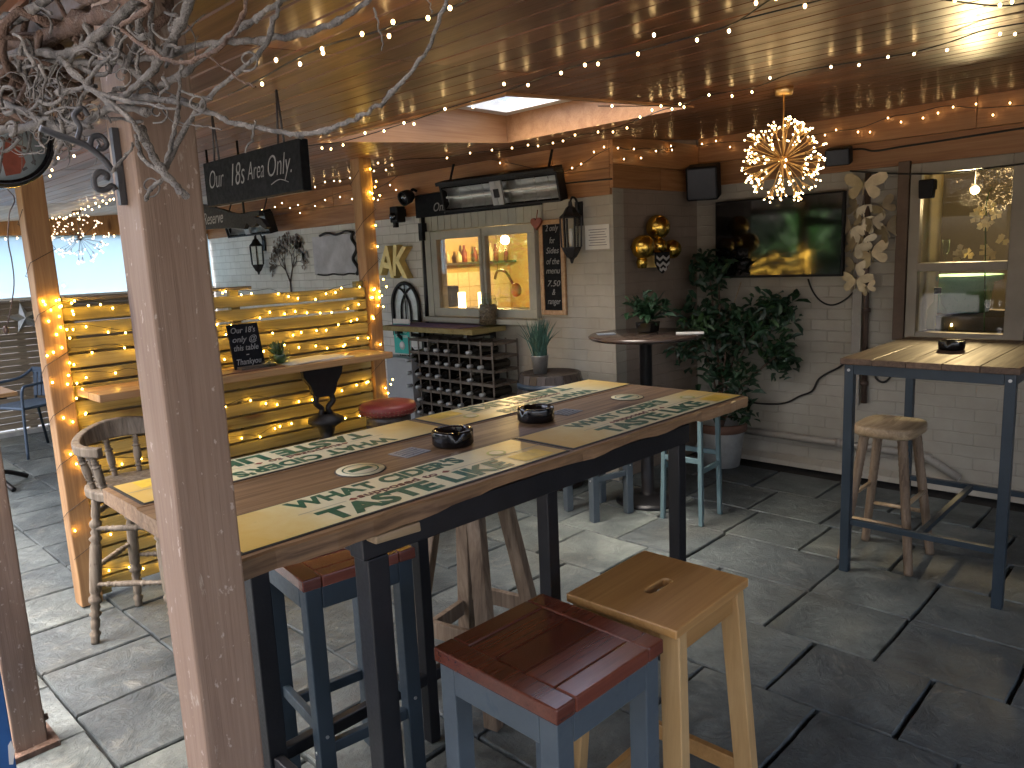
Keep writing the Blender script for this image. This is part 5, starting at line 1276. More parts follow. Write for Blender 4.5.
# pointing hand
t = thing('hand_sign', 'black pointing hand shaped sign with faint chalk writing below the long chalkboard', 'sign', (1.62, 2.3, 1.7))
def HP(x, y): return atX(x, y, 1.62)
outl = [(196, 203), (208, 205), (222, 209), (235, 213), (244, 214), (253, 212), (261, 211), (261, 215), (256, 217), (263, 219), (269, 227), (267, 229), (259, 223), (257, 226), (252, 227), (249, 223), (246, 229), (232, 228), (214, 229), (196, 230)]
poly = [(-HP(x, y).y, HP(x, y).z) for x, y in outl]
MB().prism(poly, (1.63, 0, 0), (0, -1, 0), (0, 0, 1), .02).build('board', M['blackmatt'], t)
p = HP(213, 219); text('Reserve', .075, (1.6085, p.y-.02, p.z), YN, ZP, M['chalk'], t, 'chalk_lettering', 0, .0003, .4, width=.2)
for x, y in ((244, 213), (212, 206)):
    q = HP(x, y); b = MB(); b.tube([(1.62, q.y, q.z-.008), (1.62, q.y, cz(1.62)+.003)], .005, 6)
    b.build('hanger', M['blackmatt'], t)

# ------------------------------------------------------------------ starburst lights
def starburst(c, R, nst, bulbmat, wirem, label, seed, nb=100, br=.0036, stem=True):
    r = random.Random(seed); t = thing('starburst_light', label, 'light', c, 0)
    b = MB(); c = Vector(c); tips = []
    b.ball(c, R*.09, 12, 8)
    for k in range(nst):
        z = 1-2*(k+.5)/nst; a = k*2.39996; d = Vector((math.sqrt(1-z*z)*math.cos(a), math.sqrt(1-z*z)*math.sin(a), z)); d = (d+Vector((r.gauss(0, .1), r.gauss(0, .1), r.gauss(0, .1)))).normalized()
        L = R*r.uniform(.6, .74); b.tube([c, c+d*L], .0017, 4)
        for j in range(4):
            e = (d+Vector((r.gauss(0, .28), r.gauss(0, .28), r.gauss(0, .28)))).normalized(); q = c+d*L; w = q+e*R*r.uniform(.16, .30); b.tube([q, w], .0012, 4); tips.append(w)
    b.build('wires', wirem, t)
    r.shuffle(tips); proto = None
    if len(tips) > nb:
        b = MB()
        for q in tips[nb:nb+150]: b.ball(q, br, 6, 4)
        b.build('bulbs', bulbmat, t)['kind'] = 'stuff'
    for w in tips[:nb]:
        if proto is None:
            bm_ = MB(); bm_.ball((0, 0, 0), br, 8, 6); proto = bm_.build('bulb', bulbmat, t, local=True)
        else:
            o = proto.copy(); COL.objects.link(o); o.parent = t; proto_c = o
        (o if w is not tips[0] else proto).location = w-c
    b = MB(); b.tube([c+Vector((0, 0, R*.05)), Vector((c.x, c.y, cz(c.x)+.003))], .0035, 6); b.lathe([(0, -.03), (.035, -.03), (.04, .003), (0, .003)], (c.x, c.y, cz(c.x)), 16); b.build('stem', wirem, t)
    return t
pc = atD(783, 160, 3.25); starburst(pc, .186, 64, M['bulbchand'], M['wire'], 'bright gold starburst light hung in front of the television', 5)
pl = atD(80, 238, 6.9); starburst(pl, .25, 34, M['bulbdull'], M['wiregrey'], 'dull unlit looking starburst hung far left before the pale sheet', 6, 70, .006)

# ------------------------------------------------------------------ fairy lights
bulbp = {}
def string(label, pts, bulbs, mat, group, r=.0022, br=.0037, drop=.022, sub=4):
    root = Vector(pts[0]); t = thing('fairy_lights', label, 'fairy lights', root, 0, group)
    MB().tube(smooth_path(pts, sub), r, 5).build('cable', M['cable'], t)
    for q in bulbs[:100]:
        key = (mat.name, br)
        if key not in bulbp:
            m_ = MB(); m_.ball((0, 0, 0), br, 8, 6, (1, 1, 1.3)); o = m_.build('bulb', mat, t, local=True); bulbp[key] = o
        else:
            o = bulbp[key].copy(); COL.objects.link(o); o.parent = t
        o.location = Vector(q)-root
    return t
G1 = 'fairy lights strung under the canopy ceiling'
C = lambda l, d=.03: [atC(x, y, d) for x, y in l]
string('warm fairy lights on the front of the ceiling left of the skylight, nearest the vine', C([(228, 95), (262, 78), (290, 62), (325, 46), (352, 38), (375, 32), (405, 22), (430, 17), (472, -2), (520, -25)], .02), C([(276, 60), (300, 64), (323, 53), (362, 34), (389, 36), (393, 22), (428, 18), (450, 8), (322, 49), (480, -8), (262, 84)], .03), M['bulb'], G1)
string('warm fairy lights along the near left edge of the skylight and on up the ceiling', C([(210, 190), (256, 158), (300, 147), (345, 141), (405, 123), (445, 109), (500, 93), (530, 82), (560, 71), (598, 60), (640, 51), (680, 40), (730, 25), (765, 3), (800, -20)], .02), C([(240, 172), (262, 162), (301, 148), (322, 148), (331, 149), (343, 145), (365, 133), (384, 131), (404, 123), (414, 124), (445, 109), (473, 107), (504, 84), (528, 85), (561, 73), (585, 65), (598, 64), (638, 54), (654, 35), (697, 40), (729, 31), (756, 3), (776, -2)], .032), M['bulb'], G1)
string('warm fairy lights running right from the far corner of the skylight across the ceiling', C([(598, 106), (640, 106), (680, 104), (709, 95), (752, 88), (790, 74), (830, 66), (886, 57), (914, 52), (950, 42), (985, 30), (1030, 22)], .015), C([(612, 106), (661, 106), (680, 104), (709, 95), (732, 96), (752, 92), (770, 78), (831, 67), (859, 65), (888, 57), (914, 54), (947, 50), (977, 37), (1000, 34), (1015, 34)], .03), M['bulb'], G1)
string('warm fairy lights across the top right corner of the ceiling', C([(740, 20), (805, 4), (860, -8)], .02)+C([(930, -2), (1000, 6), (1040, 0)], .02), C([(805, 6), (1000, 5), (1012, 2), (955, 0)], .03), M['bulb'], G1)
string('warm fairy lights under the far lower edge of the skylight', C([(440, 158), (480, 152), (512, 149), (553, 143), (575, 136), (598, 132), (627, 124), (662, 110), (690, 104)], .02), C([(447, 158), (470, 153), (492, 150), (512, 148), (528, 145), (538, 146), (553, 143), (563, 141), (575, 135), (598, 132), (613, 132), (627, 128), (640, 117), (652, 110), (672, 109), (684, 107)], .03), M['bulb'], G1)
FX = lambda l, X: [atX(x, y, X) for x, y in l]
string('warm fairy lights along the beam above the serving hatch', FX([(400, 172), (432, 162), (470, 157), (505, 162), (540, 170), (561, 172), (580, 165), (596, 155), (610, 148)], 4.045), FX([(395, 150), (412, 160), (432, 158), (447, 157), (500, 163), (540, 169), (549, 165), (561, 173), (572, 168), (581, 164), (594, 152), (604, 147)], 4.035), M['bulb'], G1)
string('warm fairy lights on the recessed beam above the gold globes', [atY(x, y, 2.965) for x, y in ((615, 146), (630, 150), (645, 148), (660, 150), (676, 146))], [atY(x, y, 2.955) for x, y in ((618, 148), (634, 149), (656, 151), (672, 150), (624, 159), (641, 158), (671, 146))], M['bulb'], G1)
string('warm fairy lights along the beam above the television and sash window', FX([(690, 148), (716, 143), (745, 141), (770, 140), (800, 137), (836, 131), (860, 128), (890, 117), (915, 113), (945, 106), (975, 108), (1000, 107), (1040, 104)], 5.10), FX([(702, 144), (716, 141), (730, 147), (756, 143), (812, 120), (825, 135), (836, 130), (858, 132), (870, 132), (888, 118), (901, 122), (923, 118), (938, 113), (953, 107), (976, 104), (993, 115), (1010, 103), (1030, 104)], 5.09), M['bulb'], G1)
string('warm fairy lights along the left half of the beam behind the golden post', FX([(256, 212), (300, 206), (330, 196), (352, 190), (372, 190), (395, 178), (402, 168)], 4.04), FX([(262, 210), (275, 207), (282, 203), (290, 208), (298, 205), (315, 206), (325, 200), (340, 197), (352, 199), (365, 190), (378, 200), (300, 213), (390, 185), (396, 190), (404, 200), (412, 172)], 4.03), M['bulb'], G1)
string('warm fairy lights on the ceiling between the long chalkboard and the golden post', C([(300, 192), (325, 182), (352, 178), (378, 168), (400, 160), (440, 158)], .02), C([(306, 190), (315, 187), (325, 182), (334, 181), (340, 181), (350, 178), (356, 172), (374, 171), (378, 163), (386, 170), (392, 165)], .03), M['bulb'], G1)
rr = random.Random(12)
string('tiny warm fairy lights criss crossing the pale ceiling at the far left', C([(35, 228), (52, 222), (75, 212), (100, 205), (118, 198)], .02)+C([(135, 196), (160, 190), (196, 190)], .02), C([(rr.uniform(35, 125), 0) for _ in range(0)]+[(38+k*3.6, 226-k*1.25+rr.uniform(-3, 3)) for k in range(22)], .03), M['bulb'], G1, br=.005)
string('tiny warm fairy lights hanging along the far end beam at the left', [(1.0, 8.8, 1.99), (1.8, 8.8, 1.97), (2.6, 8.8, 1.98), (3.4, 8.8, 1.97)], [(1.0+.1*k, 8.79, 1.965+rr.uniform(-.02, .02)) for k in range(24)], M['bulb'], G1, br=.0065)
string('warm fairy lights near the round sign at the upper left', C([(10, 175), (40, 165), (52, 158), (75, 145), (95, 138)], .02), C([(2, 68), (38, 172), (50, 176), (58, 158), (52, 170), (74, 156), (47, 142), (100, 135)], .03), M['bulb'], G1)
G2 = 'amber fairy lights draped over the slatted fence'
rows = (('top rail', 1.455), ('second row from the top', 1.335), ('third row from the top', 1.24), ('row just above the counter', 1.13), ('row just below the counter', .86), ('middle row below the counter', .70), ('third row from the bottom', .52), ('second row from the bottom', .34), ('bottom row', .16))
for k, (nm, z) in enumerate(rows):
    n = 21; y = 3.852; sag = rr.uniform(.03, .07); pts = []; bl = []
    for j in range(n+1):
        u = j/n; x = 1.07+1.64*u; zz = z-sag*math.sin(u*math.pi*(2+k % 2))**2+rr.uniform(-.012, .012); pts.append((x, y, zz))
        xb = x+rr.uniform(-.04, .04)
        if 1.07 < xb < 2.7 and rr.random() < .92: bl.append((xb, y-.004, zz-.016+rr.uniform(-.014, .01)))
    string('amber fairy lights across the slatted fence, the '+nm, pts, bl, M['bulby'], G2, .0014, .0036)
def wound(x0, x1, y0, y1, z0, z1, turns, n, label, clus):
    pts = []; e = .006
    for k in range(turns*4+1):
        q = [(x0-e, y0-e), (x1+e, y0-e), (x1+e, y1+e), (x0-e, y1+e)][k % 4]; pts.append((q[0], q[1], z0+(z1-z0)*k/(turns*4)))
    bl = []
    for _ in range(n):
        z = rr.choice(clus)+rr.gauss(0, .05); 
        if rr.random() < .66: bl.append((rr.uniform(x0, x1+.04), y0-.01-rr.random()*.012, z))
        else: bl.append((x1+.01+rr.random()*.03, rr.uniform(y0-.02, y1), z))
    string(label, pts, bl, M['bulby'], 'amber fairy lights wound round the fence posts', .0014, .0036, sub=1)
wound(.96, 1.055, 3.85, 3.945, .25, 1.85, 7, 64, 'amber fairy lights wound round the post at the left end of the fence', [.3, .45, .6, .72, .85, .95, 1.05, 1.15, 1.25, 1.32, 1.38, 1.45])
wound(2.725, 2.815, 3.85, 3.94, .3, 2.1, 6, 34, 'amber fairy lights wound round the post at the right end of the fence', [.5, .8, 1.0, 1.2, 1.36, 1.40, 1.45, 1.7, 1.95, 2.05])

# ------------------------------------------------------------------ vine over the post
vt = thing('climbing_vine', 'leafless grey climbing vine tangled over the top of the foreground post', 'vine', atD(120, 60, 1.2))
def vp(l, d0, d1=None):
    # the vine hangs along the outer edge of the canopy, roughly in the upright plane of the beam's front face
    off = .395+(d0-1.13)*.22
    return [atD(x, y, min(1.35, max(.5, off/max(.1, ray(x, y).x)))) for i, (x, y) in enumerate(l)]
rv = random.Random(9)
def branch(b, l, d0, d1, r0, r1, knob=.18):
    pts = smooth_path(vp(l, d0, d1), 6); n = len(pts)
    rs = [(r0+(r1-r0)*i/(n-1))*(1+rv.uniform(-knob, knob)+(0.45 if rv.random() < .07 else 0)) for i in range(n)]
    pts = [p+Vector((rv.gauss(0, 1), rv.gauss(0, 1), rv.gauss(0, 1)))*.0007 for p in pts]
    rs = [r*.86*min(1.1, max(.5, (p-O).dot(-RM.col[2] if False else (RM @ Vector((0, 0, -1))))/1.12)) for r, p in zip(rs, pts)]
    b.tube(pts, rs, 7)
b = MB()
branch(b, [(-40, 62), (0, 42), (40, 40), (80, 24), (120, 8), (170, -18)], 1.25, 1.15, .0165, .0135)
branch(b, [(110, -8), (150, 50-45), (122, 26), (150, 50), (175, 63), (200, 58), (225, 42), (243, 15), (247, -20)], 1.0, 1.05, .0045, .0035)
branch(b, [(60, -12), (84, 2), (100, -6)], 1.1, 1.1, .006, .005)
branch(b, [(205, 55), (222, 66), (240, 80), (256, 88)], 1.1, 1.2, .002, .0015)
b.build('brown_branches', M['barkbrown'], vt)
b = MB()
for a in (
 ([(-30, 35), (0, 22), (25, 14), (62, -14)], 1.15, 1.1, .010, .009), ([(-20, 88), (0, 70), (28, 52), (70, 54), (105, 30), (150, -14)], 1.2, 1.05, .0095, .0075),
 ([(-20, 66), (35, 64), (70, 63), (110, 62), (160, 57), (195, 46), (230, 41), (256, 41), (300, 34), (345, 18), (385, -12)], 1.25, 1.2, .0065, .0048),
 ([(60, 58), (88, 86), (130, 118), (143, 141)], 1.05, 1.1, .0052, .0045), ([(58, 93), (85, 87), (97, 68), (112, 56)], 1.05, 1.08, .0048, .0028),
 ([(85, 87), (118, 99), (178, 109)], 1.05, 1.15, .0042, .0022),
 ([(110, 95), (150, 98), (180, 102), (212, 114), (236, 124), (256, 127), (290, 134), (320, 131), (350, 121), (376, 107), (398, 86), (420, 60), (436, 30), (449, -14)], 1.15, 1.1, .0055, .0032),
 ([(194, -12), (180, 25), (166, 50), (150, 72), (126, 95)], 1.1, 1.15, .0085, .0055), ([(140, 8), (137, 40), (124, 72)], 1.2, 1.2, .0065, .0045),
 ([(152, -5), (151, 30), (153, 50)], 1.18, 1.18, .0052, .0045), ([(120, 30), (117, 62)], 1.22, 1.22, .0055, .005),
 ([(-10, 130), (25, 128), (45, 122), (62, 128), (80, 126), (95, 116), (115, 108), (150, 112)], 1.15, 1.2, .0085, .006),
 ([(85, 25), (100, 45), (130, 68), (155, 90)], 1.22, 1.25, .006, .005), ([(92, 45), (100, 55), (120, 52)], 1.15, 1.15, .006, .004),
 ([(141, 128), (150, 150), (160, 168), (176, 186), (186, 196)], 1.1, 1.12, .0072, .0058), ([(136, 134), (143, 158), (162, 172)], 1.12, 1.12, .0042, .004),
 ([(166, 168), (180, 138), (197, 110), (222, 86), (262, 50), (276, 14), (282, -12)], 1.15, 1.25, .0052, .0035), ([(165, 164), (172, 140), (178, 112), (180, 80), (182, 60)], 1.12, 1.2, .004, .003),
 ([(160, 86), (180, 75), (205, 55), (230, 35), (256, 18), (280, 2)], 1.2, 1.25, .0062, .0048), ([(178, 122), (200, 126), (222, 130)], 1.15, 1.15, .0016, .0012),
 ([(112, 172), (122, 160), (133, 145)], 1.1, 1.1, .003, .0025), ([(145, 200), (152, 188), (162, 180)], 1.09, 1.1, .0035, .0042),
 ([(60, 118), (63, 138), (58, 150), (54, 164)], 1.1, 1.08, .0042, .003), ([(0, 100), (14, 108), (38, 118), (46, 125)], 1.12, 1.14, .006, .0065),
 ([(18, 62), (30, 84), (44, 110), (46, 122)], 1.2, 1.16, .007, .0065), ([(64, 100), (68, 130), (72, 110)], 1.25, 1.2, .006, .003),
 ([(256, 22), (262, 14), (300, -10)], 1.2, 1.2, .0035, .003), ([(420, -12), (430, 5), (432, 12)], 1.15, 1.15, .0012, .001), ([(374, 8), (380, 30), (382, 50)], 1.15, 1.15, .0022, .0012), ([(256, 120), (252, 138), (245, 152)], 1.14, 1.12, .0022, .0014)):
    branch(b, *a)
b.build('grey_branches', M['bark'], vt)
b = MB()
for k in range(150):
    x, y = rv.uniform(-10, 200), rv.uniform(0, 150)
    if k > 120: x, y = rv.uniform(80, 205), rv.uniform(-5, 125)
    if x > 120 and y > 120: continue
    if rv.random() < .45: x, y = rv.uniform(10, 75), rv.uniform(60, 150)
    d = rv.uniform(1.0, 1.3); n = rv.randint(4, 7); an = rv.uniform(0, 6.28); l = []; tw = rv.uniform(-.9, .9); s = rv.uniform(4, 11)
    for j in range(n): l.append((x, y)); x += s*math.cos(an); y += s*math.sin(an); an += tw+rv.gauss(0, .45)
    pts = smooth_path(vp(l, d, d+rv.uniform(-.05, .05)), 3); m = len(pts); r0 = rv.choice((.0009, .0012, .0018, .0026, .0038)); b.tube(pts, [r0*(1-.5*i/m)*(1+rv.uniform(-.2, .2)) for i in range(m)], 5)
for x, y in ((158, 112), (196, 104), (40, 135), (60, 150), (150, 186), (90, 112), (248, 60), (122, 76), (75, 140)):
    d = 1.1; l = [(x+(2+j*.9)*math.cos(j*.75), y+(2+j*.9)*math.sin(j*.75)) for j in range(12)]; b.tube(smooth_path(vp(l, d, d-.02), 2), .0011, 5)
b.build('tendrils', M['bark'], vt)['kind'] = 'stuff'
# dark mass of old stems lying on the beam behind the tangle
b = MB()
for k in range(34):
    y0 = rv.uniform(.95, 2.3); pts = []
    for j in range(6): pts.append(Vector((.46+rv.gauss(0, .05), y0+j*.10+rv.gauss(0, .03), 1.93+rv.gauss(0, .035)-(.03 if j % 2 else 0))))
    r0 = rv.uniform(.002, .008); b.tube(smooth_path(pts, 3), r0, 6)
b.build('old_stems', M['barkbrown'], vt)

# iron bracket and round sign
p = atY(110, 160, 1.17); by = 1.166
t = thing('iron_bracket', 'scrolled grey iron bracket fixed to the left face of the foreground post', 'bracket', (.41, by, 1.6))
BP = lambda x, y: atY(x, y, by)
b = MB(); b.beam((.4155, by, BP(112, 128).z), (.4155, by, BP(118, 205).z), .011, .009, (1, 0, 0))
b.tube(smooth_path([(.408, by, BP(116, 172).z), BP(104, 160), BP(90, 148), BP(78, 142), BP(60, 136), BP(40, 128)]), .0045, 6)
b.tube(smooth_path([(.408, by, BP(117, 190).z), BP(112, 186), BP(105, 190), BP(96, 188), BP(94, 178), BP(100, 172), BP(107, 175), BP(106, 180)]), .0042, 6)
b.tube(smooth_path([BP(90, 148), BP(92, 138), BP(101, 136), BP(107, 144), BP(102, 149), BP(97, 147)]), .0038, 6)
b.tube(smooth_path([BP(76, 142), BP(80, 128), BP(74, 116), BP(82, 108), BP(88, 116)]), .0035, 6)
b.build('scroll', M['bracketgrey'], t)
dS = 1.75; c = atD(-6, 135, dS); nrm = (O-c); nrm.z = 0; nrm.normalize(); nrm = (nrm+Vector((.25, 0, 0))).normalized(); sd = ZP.cross(nrm).normalized()
t = thing('round_sign', 'round black rimmed hanging sign with a pale face at the upper left edge', 'sign', c)
mt = Matrix((sd, ZP, nrm)).transposed(); Rr = 52*dS/F
MB().lathe([(Rr*.86, -.03), (Rr*.97, -.03), (Rr, -.02), (Rr, .02), (Rr*.97, .032), (Rr*.88, .032), (Rr*.86, .022)], c, 48, mt).build('rim', M['blackplastic'], t)
MB().lathe([(0, -.02), (Rr*.865, -.02), (Rr*.865, .02), (0, .02)], c, 48, mt).build('face', M['clockface'], t)
b = MB(); b.prism([(Rr*.05, -Rr*.78), (Rr*.30, -Rr*.72), (Rr*.42, -Rr*.5), (Rr*.36, -Rr*.2), (Rr*.2, -Rr*.05), (0, -Rr*.3)], c+nrm*.0204, sd, ZP, .002); b.build('emblem', M['redbrown'], t)
b = MB()
for k in range(9):
    a = R_(-75+k*17); q = c+nrm*.0205+(sd*math.cos(a)+ZP*math.sin(a))*Rr*.74; b.box(q, (.006, .012, .002), mt @ Matrix.Rotation(a, 3, 'Z'))
b.tube([c+nrm*.021+sd*Rr*.5+ZP*Rr*.1, c+nrm*.021+sd*Rr*.58-ZP*Rr*.55], .002, 5); b.build('dial_marks', M['ink'], t)
b = MB(); b.tube([c+ZP*(Rr-.004), Vector((c.x, c.y, max(c.z+Rr+.02, 1.955)))], .006, 6)
b.tube(smooth_path([Vector((c.x, c.y, max(c.z+Rr+.02, 1.955))), Vector((.45, c.y, 1.96))]), .008, 6); b.build('hanger', M['iron'], t)
# cord with a small weight hanging at the far left
pts = [atD(x, y, 2.4) for x, y in ((8, 190), (9, 215), (8, 240), (12, 262), (14, 285), (10, 312), (6, 330))]
t = thing('dangling_weight', 'thin pale cord with a small weight dangling by the round sign at the left edge', 'ornament', pts[-1])
b = MB(); b.tube(smooth_path([Vector((.46, pts[0].y, 1.955))]+pts), .002, 5); b.build('cord', M['wiregrey'], t)
b = MB(); b.ball(pts[-1], .009, 8, 6, (1, 1, 1.6)); b.build('weight', M['wiregrey'], t)
# star
p = atY(25, 318, 8.86); sp = []
for k in range(10): a = R_(90+36*k+8); r_ = .155 if k % 2 == 0 else .065; sp.append((r_*math.cos(a), r_*math.sin(a)))
b = MB(); n = 10; vs = [(p.x+x, 8.888, p.z+z) for x, z in sp]+[(p.x+x, 8.878, p.z+z) for x, z in sp]+[(p.x, 8.84, p.z)]
b.add(vs, [tuple(range(n))]+[(n+i, n+(i+1) % n, 2*n) for i in range(n)]+[((i+1) % n, i, n+i, n+(i+1) % n) for i in range(n)]); b2 = b.build('metal_star', M['zinc']); tag(b2, 'grey metal barn star hung on the far slat fence', 'star')

# ------------------------------------------------------------------ far left furniture and blue planter
c0 = atZ(33, 452, 0); cx_, cy_ = 1.78, 7.85
t = thing('metal_armchair', 'blue grey metal armchair by the far left slat fence', 'chair', (cx_, cy_, 0), R_(20))
b = MB(); b.box((0, 0, .44), (.44, .44, .025)); b.build('seat', M['chairblue'], t, .01, local=True)
b = MB()
for k in range(7): b.box((.20+.0*k, -.18+.06*k, .60), (.012, .045, .24), Matrix.Rotation(R_(8), 3, 'Y'))
b.box((.218, 0, .72), (.02, .46, .05)); b.build('backrest', M['chairblue'], t, .004, local=True)
for s in (-1, 1):
    b = MB(); b.tube(smooth_path([(-.24, s*.24, 0), (-.22, s*.24, .45), (-.2, s*.245, .62), (-.12, s*.25, .64), (.1, s*.24, .66), (.215, s*.22, .73)]), .013, 8); b.build('arm_frame', M['chairblue'], t, local=True)
    b = MB(); b.tube([(.26, s*.22, 0), (.2, s*.21, .43), (.225, s*.21, .74)], .013, 8); b.build('rear_leg', M['bluemetal'], t, local=True)
t = thing('bistro_table', 'small brown topped bistro table with a black iron leg at the far left edge', 'table', (1.18, 6.75, 0))
MB().bb((.82, 6.42, .715), (1.39, 7.05, .745)).build('tabletop', M['shelfw'], t, .004)
b = MB(); b.tube([(1.18, 6.75, .04), (1.18, 6.75, .7145)], .03, 10)
for k in range(4): a = R_(20+90*k); b.tube(smooth_path([(1.18, 6.75, .12), (1.18+.15*math.cos(a), 6.75+.15*math.sin(a), .09), (1.18+.3*math.cos(a), 6.75+.3*math.sin(a), .015)]), .018, 8)
b.bb((.95, 6.52, .69), (1.34, 6.98, .7145)); b.build('iron_base', M['iron'], t)
t = thing('blue_planter', 'bright blue painted wooden planter corner with a white scuff at the bottom left', 'planter', (.1, 2.5, 0))
q = atY(3, 655, 2.15)
x1 = .347*2.15/2.2
zt_ = q.z
b = MB(); b.bb((-.45, 2.15, .01), (x1, 2.17, zt_)); b.bb((-.45, 2.55, .01), (x1, 2.57, zt_)); b.bb((x1-.02, 2.1705, .011), (x1-.0005, 2.5495, zt_-.001)); b.bb((-.4495, 2.1705, .011), (-.43, 2.5495, zt_-.001)); b.build('boards', M['planterblue'], t, .003)
MB().bb((-.43, 2.171, .05), (x1-.021, 2.549, zt_-.05)).build('soil', M['mortar'], t)
p = atY(11, 752, 2.1495); MB().prism([(-.008, -.03), (.0, -.034), (.008, .0), (.004, .03), (-.004, .02)], (p.x, 2.1496, p.z), (1, 0, 0), (0, 0, 1), .0015).build('scuff_mark', M['white'], t)

# ------------------------------------------------------------------ inside the windows
t = thing('door_curtain', 'pale cream curtain edge just inside the sash window', 'curtain', (5.5, 1.62, .55))
b = MB(); n = 26; vs = []
for k in range(n+1):
    y = 1.455+.42*k/n
    for z in (.552, 2.34): vs.append((5.50+.03*math.sin(k*1.3), y, z))
b.add(vs, [(2*i, 2*i+1, 2*i+3, 2*i+2) for i in range(n)], True); b.build('cloth', M['curtain'], t)
p = atX(975, 190, 6.1)
t = thing('room_lamp', 'glowing round lamp high inside the sash window', 'lamp', p)
MB().ball(p, .028, 16, 10).build('globe', M['lampglow'], t); MB().tube([p+Vector((0, 0, .0275)), (p.x, p.y, 2.35)], .006, 6).build('cord', M['black'], t)
p = atX(955, 295, 5.75)
t = thing('green_tub', 'large pale green enamel tub inside the sash window', 'tub', (5.75, p.y, .9))
zt_ = atX(955, 275, 5.75).z; zb_ = 1.06
MB().lathe([(0, zb_), (.17, zb_), (.19, zt_-.05), (.24, zt_-.03), (.245, zt_), (.225, zt_), (.17, zt_-.06), (0, zt_-.07)], (5.75, p.y-.03, 0), 32).build('bowl', M['greentub'], t)
b = MB(); b.bb((5.45, .72, .553), (6.05, 1.45, 1.055)); tag(b.build('window_cabinet', M['darkwall'], None, .004), 'dark cabinet holding the green tub inside the sash window', 'cabinet')
p = atX(937, 305, 5.40); t = thing('glass_bottle', 'round clear glass bottle on the ledge inside the sash window', 'bottle', (5.4, p.y, .97))
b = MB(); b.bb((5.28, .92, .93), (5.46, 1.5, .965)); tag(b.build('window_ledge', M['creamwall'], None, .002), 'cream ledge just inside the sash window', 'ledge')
MB().lathe([(0, .966), (.05, .966), (.055, .98), (.055, 1.10), (.02, 1.15), (.018, 1.2), (.022, 1.2), (.0, 1.2)], (5.4, p.y, 0), 20).build('glass', M['glass'], t); MB().lathe([(0, 1.2005), (.021, 1.2005), (.021, 1.24), (0, 1.24)], (5.4, p.y, 0), 14).build('stopper', M['blackmatt'], t)
p = atX(952, 315, 5.42); t = thing('tea_light', 'small lit yellow candle on the ledge inside the sash window', 'candle', (5.42, p.y, .966)); MB().lathe([(0, .966), (.018, .966), (.018, .99), (0, .992)], (5.42, p.y, 0), 12).build('cup', M['lemon'], t); MB().ball((5.42, p.y, 1.0), .007, 8, 6, (1, 1, 1.6)).build('flame', M['candle'], t)
p = atX(990, 220, 5.5); t = thing('white_orchid', 'cream orchid blooms on a stem inside the sash window', 'plant', (5.5, p.y, .966))
b = MB(); b.tube(smooth_path([(5.42, p.y-.02, .966), (5.44, p.y, 1.4), (5.48, p.y+.02, 1.75), (5.5, p.y, 1.84)]), .004, 6); b.build('stem', M['leaf2'], t)
b = MB()
for px_, py_ in ((980, 212), (990, 206), (988, 222), (996, 214), (984, 226), (962, 250), (968, 254), (958, 256), (985, 250), (990, 255), (1003, 240), (975, 217)):
    q = atX(px_, py_, 5.47+rnd.uniform(-.03, .03))
    for k in range(5):
        a = k*1.2566+rnd.random(); d = Vector((-.3, math.cos(a), math.sin(a))).normalized(); s = d.cross(Vector((1, 0, 0))).normalized(); L = .042
        b.add([q, q+d*L*.6+s*L*.4, q+d*L, q+d*L*.6-s*L*.4], [(0, 1, 2, 3)])
b.build('petals', M['petal'], t)
p = atX(946, 250, 5.44); t = thing('slim_glass', 'tall slim glass standing on the sash window rail shelf', 'glass', (5.44, p.y, 1.40))
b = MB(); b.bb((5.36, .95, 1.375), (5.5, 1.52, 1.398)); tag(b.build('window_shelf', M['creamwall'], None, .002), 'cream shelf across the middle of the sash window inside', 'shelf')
MB().lathe([(0, 1.3985), (.02, 1.3985), (.006, 1.41), (.006, 1.43), (.02, 1.45), (.024, 1.54), (.021, 1.54), (.017, 1.46), (0, 1.45)], (5.44, p.y, 0), 16).build('glass', M['glass'], t)
# kitchen items behind hatch
p = atX(516, 290, 4.9); t = thing('orange_ornament', 'curved orange red ornament hanging inside the right hatch pane', 'ornament', p)
b = MB(); b.ball(p, .062, 16, 10, (.5, 1, 1)); b.build('disc', M['orange'], t); b = MB(); b.tube(smooth_path([p+Vector((0, .04, .06)), p+Vector((0, .12, .16)), p+Vector((0, .22, .17)), p+Vector((0, .26, .1))]), .012, 6); b.tube([p+Vector((0, .22, .17)), (p.x, p.y+.22, 2.4)], .003, 4); b.build('arm', M['redbrown'], t)
t = thing('kitchen_shelf', 'dark wooden shelf of bottles and jars inside the serving hatch', 'shelf', (5.6, 5.88, 1.5))
b = MB(); b.bb((4.5, 5.86, 1.50), (6.15, 5.998, 1.525)); b.bb((4.5, 5.86, 1.86), (6.15, 5.998, 1.885)); b.bb((4.5, 5.97, 1.2), (4.53, 5.998, 1.86)); b.build('boards', M['barrel'], t)
jb, jg = MB(), MB()
for k in range(20):
    x = 4.58+k*.078; z = 1.526 if k % 3 else 1.886; r_ = rv.uniform(.02, .034); h_ = rv.uniform(.09, .2)
    (jb if k % 2 else jg).lathe([(0, z), (r_, z), (r_, z+h_*.6), (r_*.45, z+h_*.8), (r_*.45, z+h_), (0, z+h_)], (x, 5.93, 0), 10)
jb.build('dark_jars', M['redbrown'], t); jg.build('pale_jars', M['petal'], t)
t = thing('kitchen_tiles', 'pale tiled strip with dark edges on the kitchen wall inside the hatch', 'tiles', (5.0, 5.99, 1.1))
b = MB()
for k in range(12):
    for j in range(3): b.bb((4.3+k*.155, 5.985, .96+j*.155), (4.3+k*.155+.15, 5.998, .96+j*.155+.15))
b.build('tiles', M['petal'], t)
